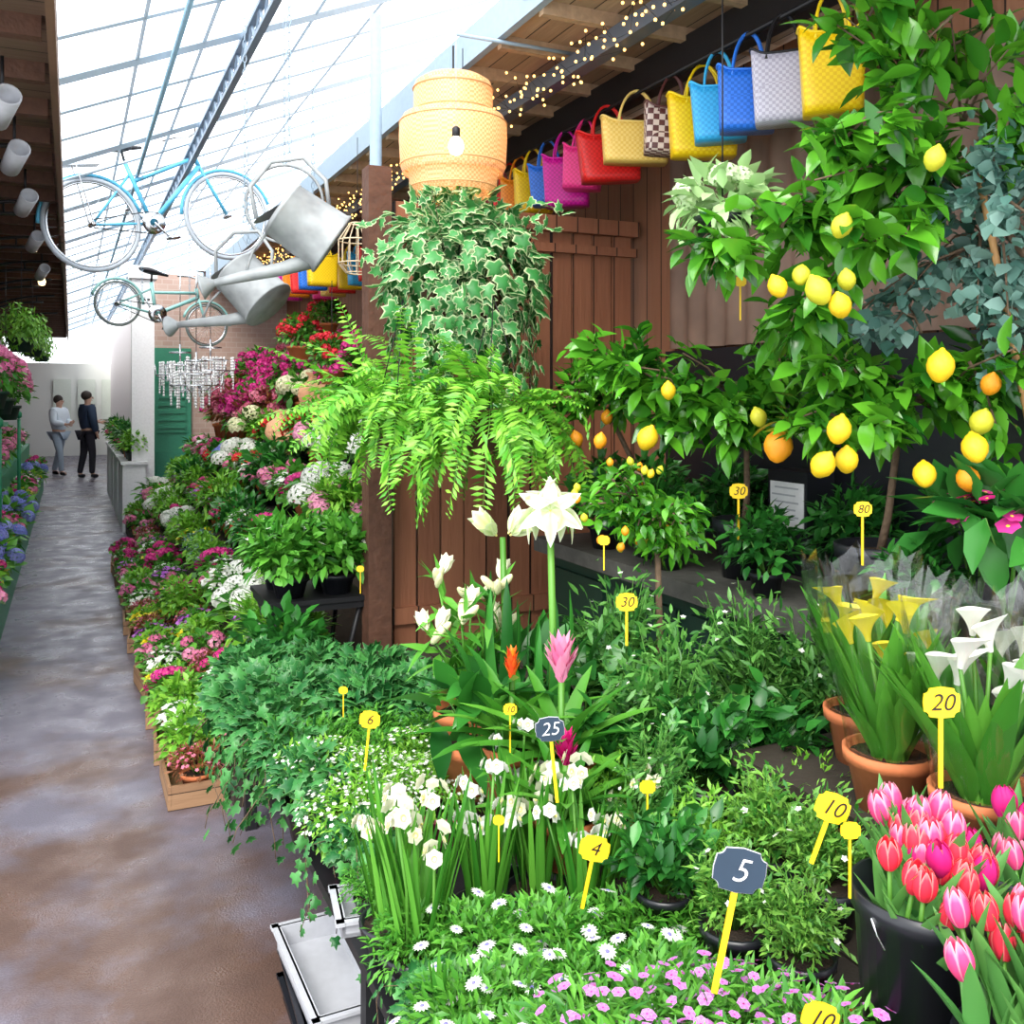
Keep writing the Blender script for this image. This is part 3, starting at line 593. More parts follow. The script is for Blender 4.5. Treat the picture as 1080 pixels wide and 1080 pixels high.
# stack of low trays standing under the bench edge
for k,(s,mm,l) in enumerate(((2.25,M_black,'black'),(1.75,M_black,'black'))):
    for j in range(3): tray((.57+random.uniform(-.01,.01),s,.0+.065*j),(.16,.4,.06),M_grey if (k+j)%3==2 else mm,('grey' if (k+j)%3==2 else l)+' plastic tray stacked below the bench',random.uniform(-.06,.06))
root=empty('bulb_pot',(.57,1.52,ZA)); MB().lathe(potprof(.036,.06),20,mis=[0,0,0,0,0,0,1]).obj('pot',[M_white,M_soil],root); MB().lathe([(0,.045),(.018,.055),(.02,.07),(.008,.09),(.004,.1)],12).obj('bulb',[mat('bulb_skin',(.45,.2,.08),.6)],root)
mb=MB(); a=np.arange(5)*1.25; mb.inst(leafT(1,.1,5,.3,-.1,.4,.4),frames(np.stack([np.cos(a)*.25,np.sin(a)*.25,np.ones(5)],-1),-np.stack([np.cos(a),np.sin(a),np.zeros(5)],-1)),np.tile([0,0,.085],(5,1)),.13,0); mb.obj('leaves',[M_midleaf],root); tag(root,'small white plastic pot with a sprouting bulb','pot')

T_amar=flowerT(6,1,.44,.42,.04,1.5,7,.6,1,.3,.95,.8)
T_amb=flowerT(6,1,.5,1.12,.04,1.5,6,-.12,1,.35,1.0,.8)
F_amar=petal('amaryllis_petal',(.55,.74,.28),(.7,.8,.42),edge=(.88,.9,.72),thr=(.0,.95))
F_amarg=petal('green_amaryllis_petal',(.5,.68,.2),(.7,.8,.4),edge=(.82,.86,.6),thr=(-.1,.9))
def amaryllis(loc,h,n,fs,m,label,zz=.15,T=T_amar):
    root=empty('potted_amaryllis',loc); pot(root,.08,.13,M_terra)
    MB().tube([(0,0,.1),(.01,0,h*.5),(0,0,h)],.011,.009,8).obj('stem',[M_stem],root)
    mb=MB(); k=7; a=np.arange(k)*.9; D=np.stack([np.cos(a)*.5,np.sin(a)*.5,np.ones(k)],-1); N=-np.stack([np.cos(a),np.sin(a),np.zeros(k)],-1)
    mb.inst(leafT(1,.11,8,.3,-.35,.4,.4),frames(D,N),np.tile([0,0,.1],(k,1)),.32+.1*rng.random(k),0); mb.obj('leaves',[M_darkleaf],root)
    fl=MB().inst(T,np.eye(3)[None],[(0,0,0)],1.).mesh('bloom',[m,F_cpale])
    for j in range(n):
        b=j*2*math.pi/n+.5; o=mkobj('bloom',fl,root,(.03*math.cos(b),.03*math.sin(b),h+.01)); o.rotation_euler=Vector((math.cos(b),math.sin(b),zz+random.uniform(-.1,.1))).to_track_quat('Z','Y').to_euler(); o.scale=(fs,fs,fs)
    tag(root,label,'flower pot'); return root
amaryllis(Pz(580,2.5,ZB),1.235-ZB,5,.082,F_amar,'tall amaryllis with wide greenish-white thin-petalled blooms',.4)
amaryllis(Pz(530,2.7,ZB),1.14-ZB,4,.09,F_amarg,'amaryllis with soft greenish-cream buds just opening',.7,T_amb)
def lily(loc):
    root=empty('potted_lily',loc); pot(root,.09,.14,M_terra); mb=MB(); fb=MB().inst((ballT(1,8,6,3.2)),np.eye(3)[None],[(0,0,0)],1.).mesh('bud',[F_cream])
    op=MB().inst(T_amb,np.eye(3)[None],[(0,0,0)],1.).mesh('bloom',[F_cream,F_cpale])
    for k in range(6):
        a=k*1.05; e=Vector((.11*math.cos(a),.11*math.sin(a),.36+.07*(k%3))); mb.tube([(0,0,.1),(e.x*.4,e.y*.4,.26),tuple(e)],.005,.003,5,1)
        for j in range(4):
            b=random.random()*6.28; p=e+Vector((.03*math.cos(b),.03*math.sin(b),.02*random.random())); v=Vector((math.cos(b),math.sin(b),.9))
            if (k+j)%3==0: o=mkobj('bloom',op,root,p); o.scale=(.07,)*3
            else: o=mkobj('bud',fb,root,p); o.scale=(.012,)*3
            o.rotation_euler=v.to_track_quat('Z','Y').to_euler()
        m=26; t=rng.random(m)[:,None]; p=np.array([0,0,.12])*(1-t)+np.array(e)*t; j2=rng.normal(size=(m,3)); mb.inst(T_thin,frames(j2+np.array([0,0,.5]),np.array([0,0,1.])+j2[:,::-1]*.3),p,.12,0)
    mb.obj('foliage',[M_midleaf,M_stem],root); tag(root,'white lily with cream buds in a terracotta pot','flower pot'); return root
lily(Pz(492,2.75,ZB)); 
def bromeliad(loc,m,h,label,big=1.,spread=.55,bl=.075,lift=0.):
    root=empty('potted_bromeliad',loc); ph=.11+lift; pot(root,.07+lift*.2,ph,M_terra); mb=MB()
    for ring,(n,el,L) in enumerate(((9,.5,.27),(8,1.1,.27),(6,2.4,.24))):
        a=np.arange(n)*2*math.pi/n+ring*.3; D=np.stack([np.cos(a),np.sin(a),np.full(n,el)],-1); N=np.tile([0,0,1.],(n,1)) - D*.1
        mb.inst(leafT(1,.2,6,.35,.35,.45,.5),frames(D,N),np.tile([0,0,ph-.01],(n,1)),L*big,0)
    mb.obj('leaves',[M_midleaf],root); MB().tube([(0,0,.1),(0,0,h-.05)],.008,n=6).obj('stem',[M_stem],root)
    mb=MB(); 
    for ring in range(4):
        n=6; a=np.arange(n)*2*math.pi/n+ring*.45; sp_=spread-.15*spread*ring; D=np.stack([np.cos(a)*sp_,np.sin(a)*sp_,np.ones(n)],-1); N=-np.stack([np.cos(a),np.sin(a),np.full(n,-.2)],-1)
        mb.inst(leafT(1,.3,4,.4,.05,.6,.7),frames(D,N),np.tile([0,0,h-.06+.012*ring],(n,1)),bl*big,0)
    mb.obj('flower_spike',[m],root); tag(root,label,'flower pot'); return root
bromeliad(Pz(592,2.3,ZB),F_pink,.4,'bromeliad with an upright flared bright pink bloom',1.,.48,.1,.06)
bromeliad(Pz(540,2.4,ZB),leafmat('orange_red_bract',(.8,.03,.02),(.95,.3,.02)),.38,'bromeliad with a red and orange flower spike',.95,.4,.06,.06)
bromeliad(Pz(597,2.12,ZB),F_tulM,.27,'bromeliad with a dark crimson flower spike',.8)
big=FP('potted_rubber_plant','dark plant with broad glossy leaves in a terracotta pot','potted plant',M_terra,.09,.14,M_darkleaf,leafT(1,.42,6,.25,.3,.8),26,(.12,.12,.12),.16,group='broad-leaved plants')
for u,d in ((555,2.75),(500,2.5),(618,2.62)): dup(big,Pz(u,d,ZB),random.random()*6,1)

# tulips
def tulipT(H=1.,R=.36,openn=.0):
    Ts=[]
    for k in range(6):
        a0=k*math.pi/3; inner=k%2; V=[];F=[];E=[]; rows=6; cols=4
        for i in range(rows+1):
            v=i/rows; r=R*(math.sin(math.pi*min(v*.78+.12,1))**.7)*(1-.06*inner)*(1+openn*v*v); sp=(.95 if v<.55 else .95*math.sqrt(max(0,1-((v-.55)/.46)**2)))
            for j in range(cols+1):
                w=2*j/cols-1; an=a0+w*sp*.62; rr=r*(1-.08*abs(w)); V.append((rr*math.cos(an),rr*math.sin(an),v*H)); E.append(max(abs(w)*.95,v*.9))
        for i in range(rows):
            for j in range(cols): q=i*(cols+1)+j; F.append((q,q+1,q+cols+2,q+cols+1))
        Ts.append(((np.array(V),F,np.array(E),[0]*len(F)),0))
    return merge(Ts)
TT=tulipT(1.,.38,.05); tul={}
for nm,m in (('red',F_tulR),('pink',F_tulP),('crimson',F_tulM)):
    root=empty('tulip'); 
    MB().inst(TT,np.eye(3)[None],[(0,0,.21)],.05).obj('bloom',[m],root)
    mb=MB().tube([(0,0,0),(.004,0,.11),(0,0,.215)],.0035,n=6,mi=1)
    for j in range(4):
        a=j*1.7; mb.inst(leafT(1,.22,6,.5,.1,.55,.7),frames(np.array([[math.cos(a)*.32,math.sin(a)*.32,1.]]),-np.array([[math.cos(a),math.sin(a),0.]])),[(0,0,.06+.02*j)],.15,0)
    mb.obj('stem_and_leaves',[leafmat('tulip_leaf_'+nm,(.05,.22,.05),(.15,.4,.09)),M_stem],root)
    tag(root,{'red':'red tulip with pale-edged petals in a black bucket','pink':'pink tulip in a black bucket','crimson':'deep crimson tulip in a black bucket'}[nm],'tulip','cut tulips in buckets'); tul[nm]=root
def bucket(loc,r,h,label):
    root=empty('flower_bucket',loc); MB().lathe([(0,.0),(r*.8,0),(r*.98,h-.03),(r*1.04,h-.03),(r*1.05,h),(r*1.0,h),(r*.78,.01),(0,.01)],32).obj('body',[M_black],root)
    MB().tube([(r*1.05*math.cos(t),r*1.05*math.sin(t)*.3-r*.7*0,h-.02-abs(math.sin(t))*r*.9) for t in np.linspace(math.pi,2*math.pi,14)],.002,n=4).obj('handle',[M_chrome],root)
    tag(root,label,'bucket','black flower buckets'); return root
def fill(loc,r,h,names,n,zoff=0):
    for k in range(n):
        f=math.sqrt((k+.5)/n)*r*1.0; a=k*2.4; x,y=f*math.cos(a),f*math.sin(a)
        fw=(x*sA+y*cA)/r  # taller toward the back
        nm=names[k%len(names)]
        if names[0]=='split': nm='crimson' if (x*cA-y*sA)/r>.6 else 'pink' if fw>.15 else 'red'
        o=dup(tul[nm],Vector(loc)+Vector((x*.55,y*.55,.02+h*.42+zoff+random.uniform(-.012,.02)-f*.2+.03*fw)),random.random()*6,random.uniform(.9,1.05))
        o.rotation_euler=(-y/r*.26,x/r*.26,random.random()*6)
b1=Pz(975,1.4,ZB); bucket(b1,.1,.32,'black bucket full of red and pink tulips'); fill(b1,.1,.32,['split'],38,.012)
b2=Pz(1098,1.2,ZB); bucket(b2,.1,.22,'black bucket of red tulips'); fill(b2,.1,.22,['red','red','pink'],18,.03)
b3=Pz(1085,1.55,ZB); bucket(b3,.09,.28,'black bucket of crimson tulips near the calla pots'); fill(b3,.08,.28,['crimson','pink','crimson'],12,-.02)

def spathe():
    V=[];F=[];E=[];nv=8;nt_=14
    for i in range(nv+1):
        v=i/nv
        for j in range(nt_+1):
            t=-math.pi*1.05+2.1*math.pi*j/nt_; fr=(1+math.cos(t))/2; r=.08+.42*v**1.8*(.6+.4*fr); z=v*(.66+.5*fr**2)
            V.append((r*math.cos(t)+.16*fr**3*v**3,r*math.sin(t),z)); E.append(v)
    for i in range(nv):
        for j in range(nt_): a=i*(nt_+1)+j; F.append((a,a+1,a+nt_+2,a+nt_+1))
    b=ballT(.05,7,5,5.); b=xf(b,np.eye(3),(0,0,.42)); return merge([((np.array(V),F,np.array(E),[0]*len(F)),0),(b,1)])
TC=spathe()
M_cello,nt,b=nmat('cellophane'); gl_=nt.nodes.new('ShaderNodeBsdfGlossy'); gl_.inputs['Roughness'].default_value=.06
tr=nt.nodes.new('ShaderNodeBsdfTransparent'); lw=nt.nodes.new('ShaderNodeLayerWeight'); lw.inputs[0].default_value=.25
ml=nt.nodes.new('ShaderNodeMath'); ml.operation='MULTIPLY_ADD'; ml.inputs[1].default_value=.45; ml.inputs[2].default_value=.05; nt.links.new(lw.outputs['Facing'],ml.inputs[0])
ms=nt.nodes.new('ShaderNodeMixShader'); nt.links.new(ml.outputs[0],ms.inputs[0]); nt.links.new(tr.outputs[0],ms.inputs[1]); nt.links.new(gl_.outputs[0],ms.inputs[2]); nt.links.new(ms.outputs[0],nt.nodes['Material Output'].inputs['Surface'])
def calla(loc,fm,label,n=8,pr=.085):
    root=empty('potted_calla_lily',loc); pot(root,pr,.12,M_terra); mb=MB(); me=MB().inst(TC,np.eye(3)[None],[(0,0,0)],.072).mesh('bloom',[fm,F_centre])
    for k in range(n):
        a=k*2.4; r=.095*math.sqrt((k+.5)/n); h=random.uniform(.17,.29); e=(r*math.cos(a),r*math.sin(a),.1+h); mb.tube([(e[0]*.2,e[1]*.2,.1),(e[0]*.5,e[1]*.5,.1+h*.5),e],.0045,.004,6,1)
        o=mkobj('bloom',me,root,e); o.rotation_euler=(random.uniform(-.3,.3),random.uniform(0,.45),-2+random.uniform(-1,1))
    m=44; a=rng.random(m)*6.28; el=1.1+2.8*rng.random(m); D=np.stack([np.cos(a)*.55,np.sin(a)*.55,el],-1); N=-np.stack([np.cos(a),np.sin(a),np.full(m,-.4)],-1)
    mb.inst(leafT(1,.2,6,.35,.15,.6,.8),frames(D,N),np.stack([np.cos(a)*.035,np.sin(a)*.035,np.full(m,.1)],-1),.15+.18*rng.random(m),0); mb.obj('foliage',[M_midleaf,M_stem],root)
    V=[];F=[];k=28
    for i in range(7):
        v=i/6
        for j in range(k): t=2*math.pi*j/k; r=pr*.95+.06*v+.012*math.sin(j*2.5+v*4)*v; V.append((r*math.cos(t),r*math.sin(t),.1+.36*v+.03*math.sin(j*1.9)*v))
    for i in range(6):
        for j in range(k): F.append((i*k+j,i*k+(j+1)%k,(i+1)*k+(j+1)%k,(i+1)*k+j))
    MB().raw(V,F).obj('cellophane_wrap',[M_cello],root); tag(root,label,'flower pot','wrapped calla lilies'); return root
root=empty('wooden_platform',(1.6,1.32,ZB)); MB().box((0,0,.185),(.36,1.0,.03)).obj('top',[M_standwood],root,smooth=False)
for sx in (-1,1):
    for sy in (-1,1): MB().box((sx*.15,sy*.45,.085),(.04,.04,.17)).obj('leg',[M_standwood],root,smooth=False)
tag(root,'small dark wooden platform raising the calla pots','stand'); ZP=ZB+.2
calla(Pz(938,1.95,ZP),F_yel,'yellow calla lilies wrapped in cellophane in a terracotta pot')
calla(Pz(1035,1.75,ZP),F_white,'white calla lilies wrapped in cellophane in a terracotta pot')
calla(Pz(912,2.2,ZP),F_yel,'yellow calla lilies in a terracotta pot behind the others',5)
calla(Pz(1105,1.85,ZP),F_white,'white calla lilies wrapped in clear film',7)

# ================================================================ LEMON TREES
lp=[(0,-.5),(.08,-.49),(.2,-.42),(.36,-.2),(.4,0),(.36,.2),(.2,.4),(.1,.47),(.06,.53),(0,.55)]
lem_me={}
for nm,m in (('y',M_lemon),('g',M_lemong),('o',M_orange)): lem_me[nm]=MB().lathe(lp,16).mesh('lemon',[m])
def citrus(loc,label,pr,ph,top,ells,fruits,lm=M_lemonleaf,L=.09,nl=500,pm=M_black,cane=None,seed=0,name='potted_lemon_tree',T=T_lemonleaf,group='lemon trees'):
    loc=Vector(loc); root=empty(name,loc); pot(root,pr,ph,pm); tr=MB(); top=Vector(top)-loc
    tr.tube([(0,0,ph*.8),(top.x*.3+.01,top.y*.3,top.z*.5),tuple(top)],.013,.009,7); mb=MB()
    for c,rad in ells:
        c=Vector(c)-loc
        nb=max(6,nl//28)
        for k in range(nb):
            u=nrm(rng.normal(size=3)); e=np.array(c)+u*np.array(rad)*random.uniform(.45,1.05); b=np.array(top)*.7+np.array(c)*.3 if k%2 else np.array(c)+rng.normal(size=3)*np.array(rad)*.25
            md=(b+e)/2+np.array([0,0,.03]); tr.tube([tuple(b),tuple(md),tuple(e)],.005,.0022,4)
            m=nl//nb; t=.25+.8*rng.random(m)[:,None]; p=(b*(1-t)+e*t); p=p+rng.normal(size=(m,3))*.022; j=rng.normal(size=(m,3))
            mb.inst(T,frames((nrm(e-b)[None]*.7+j*.55+np.array([0,0,-.15])),np.array([0,0,1.])+j[:,::-1]*.5-np.array([.25*sA,.25*cA,0])),p,L*(.6+.55*rng.random(m)),0)
    tr.obj('trunk',[M_bark],root); mb.obj('foliage',[lm],root)
    if cane: MB().tube([(.03,.02,ph*.8),Vector(cane)-loc],.009,n=8).obj('support_cane',[M_cane],root)
    for p,s,k in fruits:
        o=mkobj('lemon',lem_me[k],root,Vector(p)-loc,(random.uniform(-.5,.5),random.uniform(-.5,.5),random.random()*6)); o.scale=(s,s,s)
        if k=='g': o['label']='yellow-green unripe lemon'
        if k=='o': o['label']='orange fruit'
    tag(root,label,'tree',group); return root
def FR(lst): return [(P(u,v,d),s/1000*d,k) for u,v,d,s,k in lst]
citrus(Vector((2.1,2.62,ZC)),'lemon tree with glossy leaves in a black pot',.1,.2,P(787,430,3.2),
  [(P(740,405,3.15),(.28,.24,.15)),(P(820,380,3.15),(.2,.2,.15)),(P(660,390,3.2),(.16,.2,.14)),(P(770,445,3.15),(.24,.2,.1))],FR([(683,462,2.95,28,'y'),(705,412,3,20,'y'),(633,465,3.05,18,'o'),(800,440,2.9,22,'g')]),nl=280)
citrus(Vector((2.1,2.02,ZC)),'lemon tree with large yellow lemons in a black pot',.115,.2,P(950,440,2.66),
  [(P(880,400,2.5),(.18,.18,.14)),(P(970,415,2.55),(.24,.2,.17)),(P(1055,400,2.4),(.2,.2,.18)),(P(900,450,2.5),(.18,.16,.1))],
  FR([(868,490,2.3,32,'y'),(885,453,2.3,32,'y'),(893,485,2.35,30,'y'),(821,470,2.6,38,'o'),(992,386,2.2,36,'y'),(1028,472,2.2,34,'y'),(1021,505,2.25,30,'o'),(975,500,2.3,30,'y'),(1045,405,2.3,26,'o'),(1035,445,2.3,30,'g')]),nl=230)
tallbase=Vector((2.3,1.62,ZC))
citrus(tallbase,'tall lemon tree with hanging fruit-laden branches tied to a cane',.11,.22,P(1020,170,2.5),
  [(P(1000,50,2.4),(.24,.22,.18)),(P(925,20,2.35),(.12,.14,.12)),(P(1060,120,2.35),(.16,.2,.16)),(P(910,150,2.3),(.15,.16,.1)),(P(840,225,2.3),(.15,.15,.11)),(P(770,255,2.35),(.11,.14,.08)),(P(900,255,2.35),(.14,.16,.1)),(P(960,170,2.4),(.13,.16,.12)),(P(840,330,2.4),(.1,.1,.05))],
  FR([(888,238,2.15,28,'g'),(863,306,2.15,34,'g'),(886,322,2.15,30,'y'),(820,302,2.2,26,'y'),(986,167,2.1,28,'g'),(893,295,2.2,24,'g'),(845,290,2.2,24,'g')]),nl=130,cane=P(1028,160,2.3),L=.105)
citrus(Vector((2.32,1.2,ZC)),'blue-green round-leaved eucalyptus in a black pot',.1,.2,P(1050,230,2.35),[(P(1000,285,2.5),(.24,.2,.2)),(P(1070,250,2.3),(.16,.2,.26)),(P(950,330,2.55),(.14,.14,.12)),(P(1060,340,2.4),(.16,.16,.14)),(P(985,200,2.45),(.14,.14,.16)),(P(1060,170,2.3),(.12,.12,.16))],[],lm=M_blueleaf,L=.045,nl=250,T=T_round,name='potted_eucalyptus',group='tall potted trees')
cb=Pz(693,2.85,ZB); cf=[]
for k in range(22):
    u=nrm(rng.normal(size=3)); cf.append((P(660,532,2.8)+Vector(u*np.array([.17,.12,.13])),.028,'o' if random.random()<.5 else 'y' if random.random()<.5 else 'g'))
citrus(cb,'small calamondin tree dotted with little orange fruit',.09,.14,P(693,560,2.85),[(P(655,520,2.85),(.17,.14,.13)),(P(705,555,2.85),(.14,.12,.1))],cf,nl=360,L=.05,group='small citrus trees',name='potted_calamondin')
citrus(Vector((2.05,3.1,ZC)),'orange-fruited citrus bush in a black pot',.1,.18,P(640,430,3.6),[(P(640,400,3.5),(.2,.2,.2)),(P(600,410,3.6),(.15,.15,.15))],FR([(608,463,3.4,18,'o'),(640,440,3.4,16,'o')]),nl=260,L=.07,group='small citrus trees')
for t,s,n_,q in ((1.98,3.35,'dgreen',1.),(1.95,2.86,'dgreen',.9),(2.22,3.4,'dgreen',1.),(2.3,2.3,'dgreen',.9),(1.93,1.72,'dgreen',.7),(1.96,2.34,'dgreen',.75),(2.3,2.92,'dgreen',1.)): dup(kinds[n_],(t,s,ZC),s,q)
hp=empty('hanging_hydrangea',P(762,215,2.75)); mb=MB(); cloud(mb,T_leaf,190,(0,0,0),(.15,.15,.1),.075); mb.obj('foliage',[M_paleleaf],hp)
f=MB(); flowers(f,T_hyd,6,(0,0,0),(.11,.11,.09),.04); f.obj('flowers',[petal('lime_petal',(.5,.72,.3),(.8,.9,.65)),F_cpale],hp); pot(hp,.08,.1,M_black,(0,0,-.14)); MB().tube([(0,0,-.05),(0,0,2.9-P(762,215,2.75).z)],.003,n=4).obj('wire',[M_dark],hp); tag(hp,'pale green and white hydrangea hanging from the canopy','hanging plant')
oc=FP('potted_orchid','small magenta-pink orchid behind the calla lilies','flower pot',M_black,.07,.1,M_darkleaf,T_leaf,60,(.12,.12,.1),.13,T_fiver,[F_mag,F_yel],20,.024,lift=.17); dup(oc,Pz(1062,2.2,ZC),0,1); dup(oc,Pz(1030,2.35,ZC),1,.95)

root=empty('cardboard_carton',Vector((2.33,2.6,ZC))); MB().box((0,0,.18),(.12,.2,.36)).obj('body',[M_black],root,smooth=False); MB().box((-.0615,0,.24),(.003,.17,.16)).obj('label_sheet',[M_white],root,smooth=False); 
mb=MB()
for k in range(5): mb.box((-.0635,.015*(k%2),.3-.025*k),(.001,.12,.006))
o=mb.obj('print_lines',[M_grey],root,smooth=False); o['kind']='stuff'; tag(root,'black carton with a white label sheet on the counter','box')

# ================================================================ IVY BALL + FERN
ib=P(488,300,3.6); root=empty('hanging_ivy_basket',ib-Vector((0,0,.2))); MB().lathe([(0,0),(.1,.02),(.15,.1),(.16,.18),(.15,.18),(0,.16)],20).obj('basket',[M_post],root)
mb=MB(); cloud(mb,T_ivy,900,(0,0,.22),(.33,.31,.3),.066,0,0,.33,'hang'); cloud(mb,T_ivy,330,(0,0,.36),(.25,.23,.22),.064,0,0,.5,'out',0)
for k in range(30):
    a=random.random()*6.28; r=random.uniform(.14,.3); ln=random.uniform(.1,.38); pts=[(r*math.cos(a)*(1+.05*i/5),r*math.sin(a),.05-ln*i/5+.0) for i in range(6)]; mb.tube(pts,.0015,n=3,mi=1)
    p=np.array([pts[i%6] for i in range(12)])+rng.normal(size=(12,3))*.014; mb.inst(T_ivy,frames(np.tile([0,0,-1.],(12,1))+rng.normal(size=(12,3))*.35,np.tile([math.cos(a),math.sin(a),.2],(12,1))+rng.normal(size=(12,3))*.2),p,.05*(.7+.5*rng.random(12)),0)
for k in range(10):
    a=random.random()*6.28; e=(.4*math.cos(a),.38*math.sin(a),.25+.22*random.random()); pts=[(e[0]*.5,e[1]*.5,.3),(e[0]*.8,e[1]*.8,e[2]+.04),e]; mb.tube(pts,.0015,n=3,mi=1)
    p=np.array([np.array(pts[1])*(1-f)+np.array(pts[2])*f for f in np.linspace(-.5,1,7)]); mb.inst(T_ivy,frames(rng.normal(size=(7,3))+np.array([math.cos(a),math.sin(a),0]),np.tile([math.cos(a)*.4-sA*.5,math.sin(a)*.4-cA*.5,.8],(7,1))),p,.048,0)
mb.obj('foliage',[M_ivyv,M_bark],root)
for a in (0,2.1,4.2): MB().tube([(.15*math.cos(a),.15*math.sin(a),.17),(0,0,.62)],.002,n=4).obj('wire',[M_dark],root)
MB().tube([(0,0,.62),(0,0,2.86-ib.z+.2)],.002,n=4).obj('wire',[M_dark],root)
tag(root,'big round hanging basket of cream-edged variegated ivy','hanging plant')
def fern(loc,n,Lf,label,elr=(.15,1.35),bias=0.):
    root=empty('hanging_fern',loc); MB().lathe([(0,0),(.09,0),(.13,.14),(.14,.14),(.13,.15),(0,.13)],20).obj('basket',[M_post],root); mb=MB(); pin=leafT(1,.34,2,.2,.15,.6,.6)
    for k in range(n):
        a=k*2.4+random.uniform(-.3,.3); el=random.uniform(*elr); L=Lf*random.uniform(.6,1.25); pts=[]; p=np.array([.06*math.cos(a),.06*math.sin(a),.14]); dr=nrm(np.array([math.cos(a)*math.cos(el),math.sin(a)*math.cos(el),math.sin(el)])+bias*np.array([-cA,sA,.15])); N=26
        pr=[];dd=[]; dp=random.uniform(.02,.17)
        for i in range(N):
            pr.append(p.copy()); dd.append(dr.copy()); p=p+dr*L/N; dr=nrm(dr+np.array([0,0,-dp])+rng.normal(size=3)*.05)
        mb.tube([tuple(q) for q in pr[::3]],.0022,.001,3,1); pr=np.array(pr[2:]);dd=np.array(dd[2:]); v=np.linspace(0,1,len(pr)); ll=(random.uniform(.036,.056))*(np.sin(np.pi*(v*.86+.1))**.7)+.008
        side=nrm(np.cross(dd,[0,0,1.])+np.array([1e-4,0,0])+rng.normal(size=3)*.25);nn=np.cross(side,dd)
        for sg in (-1,1): mb.inst(pin,frames(side*sg+dd*.35-nn*.1+rng.normal(size=nn.shape)*.12,nn+rng.normal(size=nn.shape)*.3),pr,ll*(.85+.3*rng.random(len(ll))),0)
    mb.obj('fronds',[M_fern,M_stem],root)
    for a in (0,2.1,4.2): MB().tube([(.13*math.cos(a),.13*math.sin(a),.14),(0,0,.55)],.002,n=4).obj('wire',[M_dark],root)
    tag(root,label,'hanging plant'); return root
fern(P(425,475,3.45),95,.43,'bright green sword fern with arching fronds',(.1,1.3),.25)
fern(P(520,475,3.35),85,.42,'sword fern with drooping fronds beside the fence',(-.3,1.1))
o=MB().tube([(1.3,3.28,2.885),(1.8,3.28,2.885)],.008,n=8).obj('hanging_pipe',[M_steel]); tag(o,'thin horizontal pipe holding lamp and baskets','pipe')

# ================================================================ WICKER LAMP
lpz=P(478,148,3.6); root=empty('pendant_lamp',lpz)
M_wick=woven('wicker_shade',(.95,.64,.38),(.76,.42,.2),110,.42)
def shade(name,prof,root,n=64): return MB().lathe(prof,n).obj(name,[M_wick],root)
shade('upper_shade',[(.04,.24),(.11,.235),(.142,.215),(.15,.19),(.15,.1)],root); shade('lower_shade',[(.15,.1),(.19,.085),(.203,.06),(.205,0),(.2,-.1),(.19,-.13)],root); shade('inner_ring',[(.17,-.1),(.165,-.185),(.15,-.205)],root)
mb=MB()
for r,z in ((.152,.19),(.151,.105),(.204,.06),(.2,-.1),(.166,-.185)): mb.tube([(r*math.cos(t),r*math.sin(t),z) for t in np.linspace(0,2*math.pi,40)[:-1]],.003,n=5,closed=True)
mb.obj('ring_frame',[mat('cane_frame',(.65,.36,.16),.6)],root)
MB().lathe([(0,-.055),(.03,-.035),(.033,-.01),(.015,.04),(.014,.07),(0,.07)],16).obj('bulb',[mat('bulb_glow',(1,.8,.5),.3,emit=12)],root); MB().tube([(0,0,.07),(0,0,2.87-lpz.z)],.004,n=6).obj('cord',[M_dark],root)
tag(root,'large woven wicker pendant lamp with a lit bulb','lamp')
l=bpy.data.lights.new('pendant_light','POINT'); l.energy=4; l.color=(1,.8,.55); l.shadow_soft_size=.05; lo=bpy.data.objects.new('pendant_light',l); bpy.context.collection.objects.link(lo); lo.location=(0,0,-.0); lo.parent=root
bq=P(481,152,3.28); root=empty('festoon_bulb',bq); MB().lathe([(0,-.04),(.02,-.032),(.028,-.01),(.022,.012),(.012,.025),(0,.025)],16).obj('bulb',[mat('festoon_glow',(1,.85,.6),.3,emit=9)],root); MB().lathe([(0,.024),(.014,.024),(.014,.055),(.006,.062),(0,.062)],12).obj('socket',[M_dark],root)
MB().tube([(0,0,.06),(0,0,2.96-bq.z)],.0012,n=5).obj('cord',[M_grey],root); tag(root,'bare glowing filament bulb hanging before the wicker shade','lamp')
o=MB().tube([tuple(Vector((bq.x,bq.y,2.96))),(1.48,bq.y,2.96)],.003,n=5).obj('lamp_wire',[M_dark]); tag(o,'thin horizontal wire carrying the bulb','wire')
root=empty('wire_lantern',P(377,262,5.0)); mb=MB()
for k in range(14):
    a=2*math.pi*k/14; mb.tube([(.04*math.cos(a),.04*math.sin(a),.13),(.1*math.cos(a),.1*math.sin(a),.04),(.1*math.cos(a),.1*math.sin(a),-.08),(.06*math.cos(a),.06*math.sin(a),-.13)],.003,n=4)
for r,z in ((.1,.04),(.1,-.08),(.04,.13),(.06,-.13)): mb.tube([(r*math.cos(t),r*math.sin(t),z) for t in np.linspace(0,2*math.pi,24)[:-1]],.004,n=4,closed=True)
mb.obj('cage',[mat('cream_wire',(.75,.6,.4),.5)],root); MB().tube([(0,0,.13),(0,0,2.9-P(377,262,5).z)],.002,n=4).obj('cord',[M_dark],root); tag(root,'cream wire cage lantern hanging on a cord','lantern')

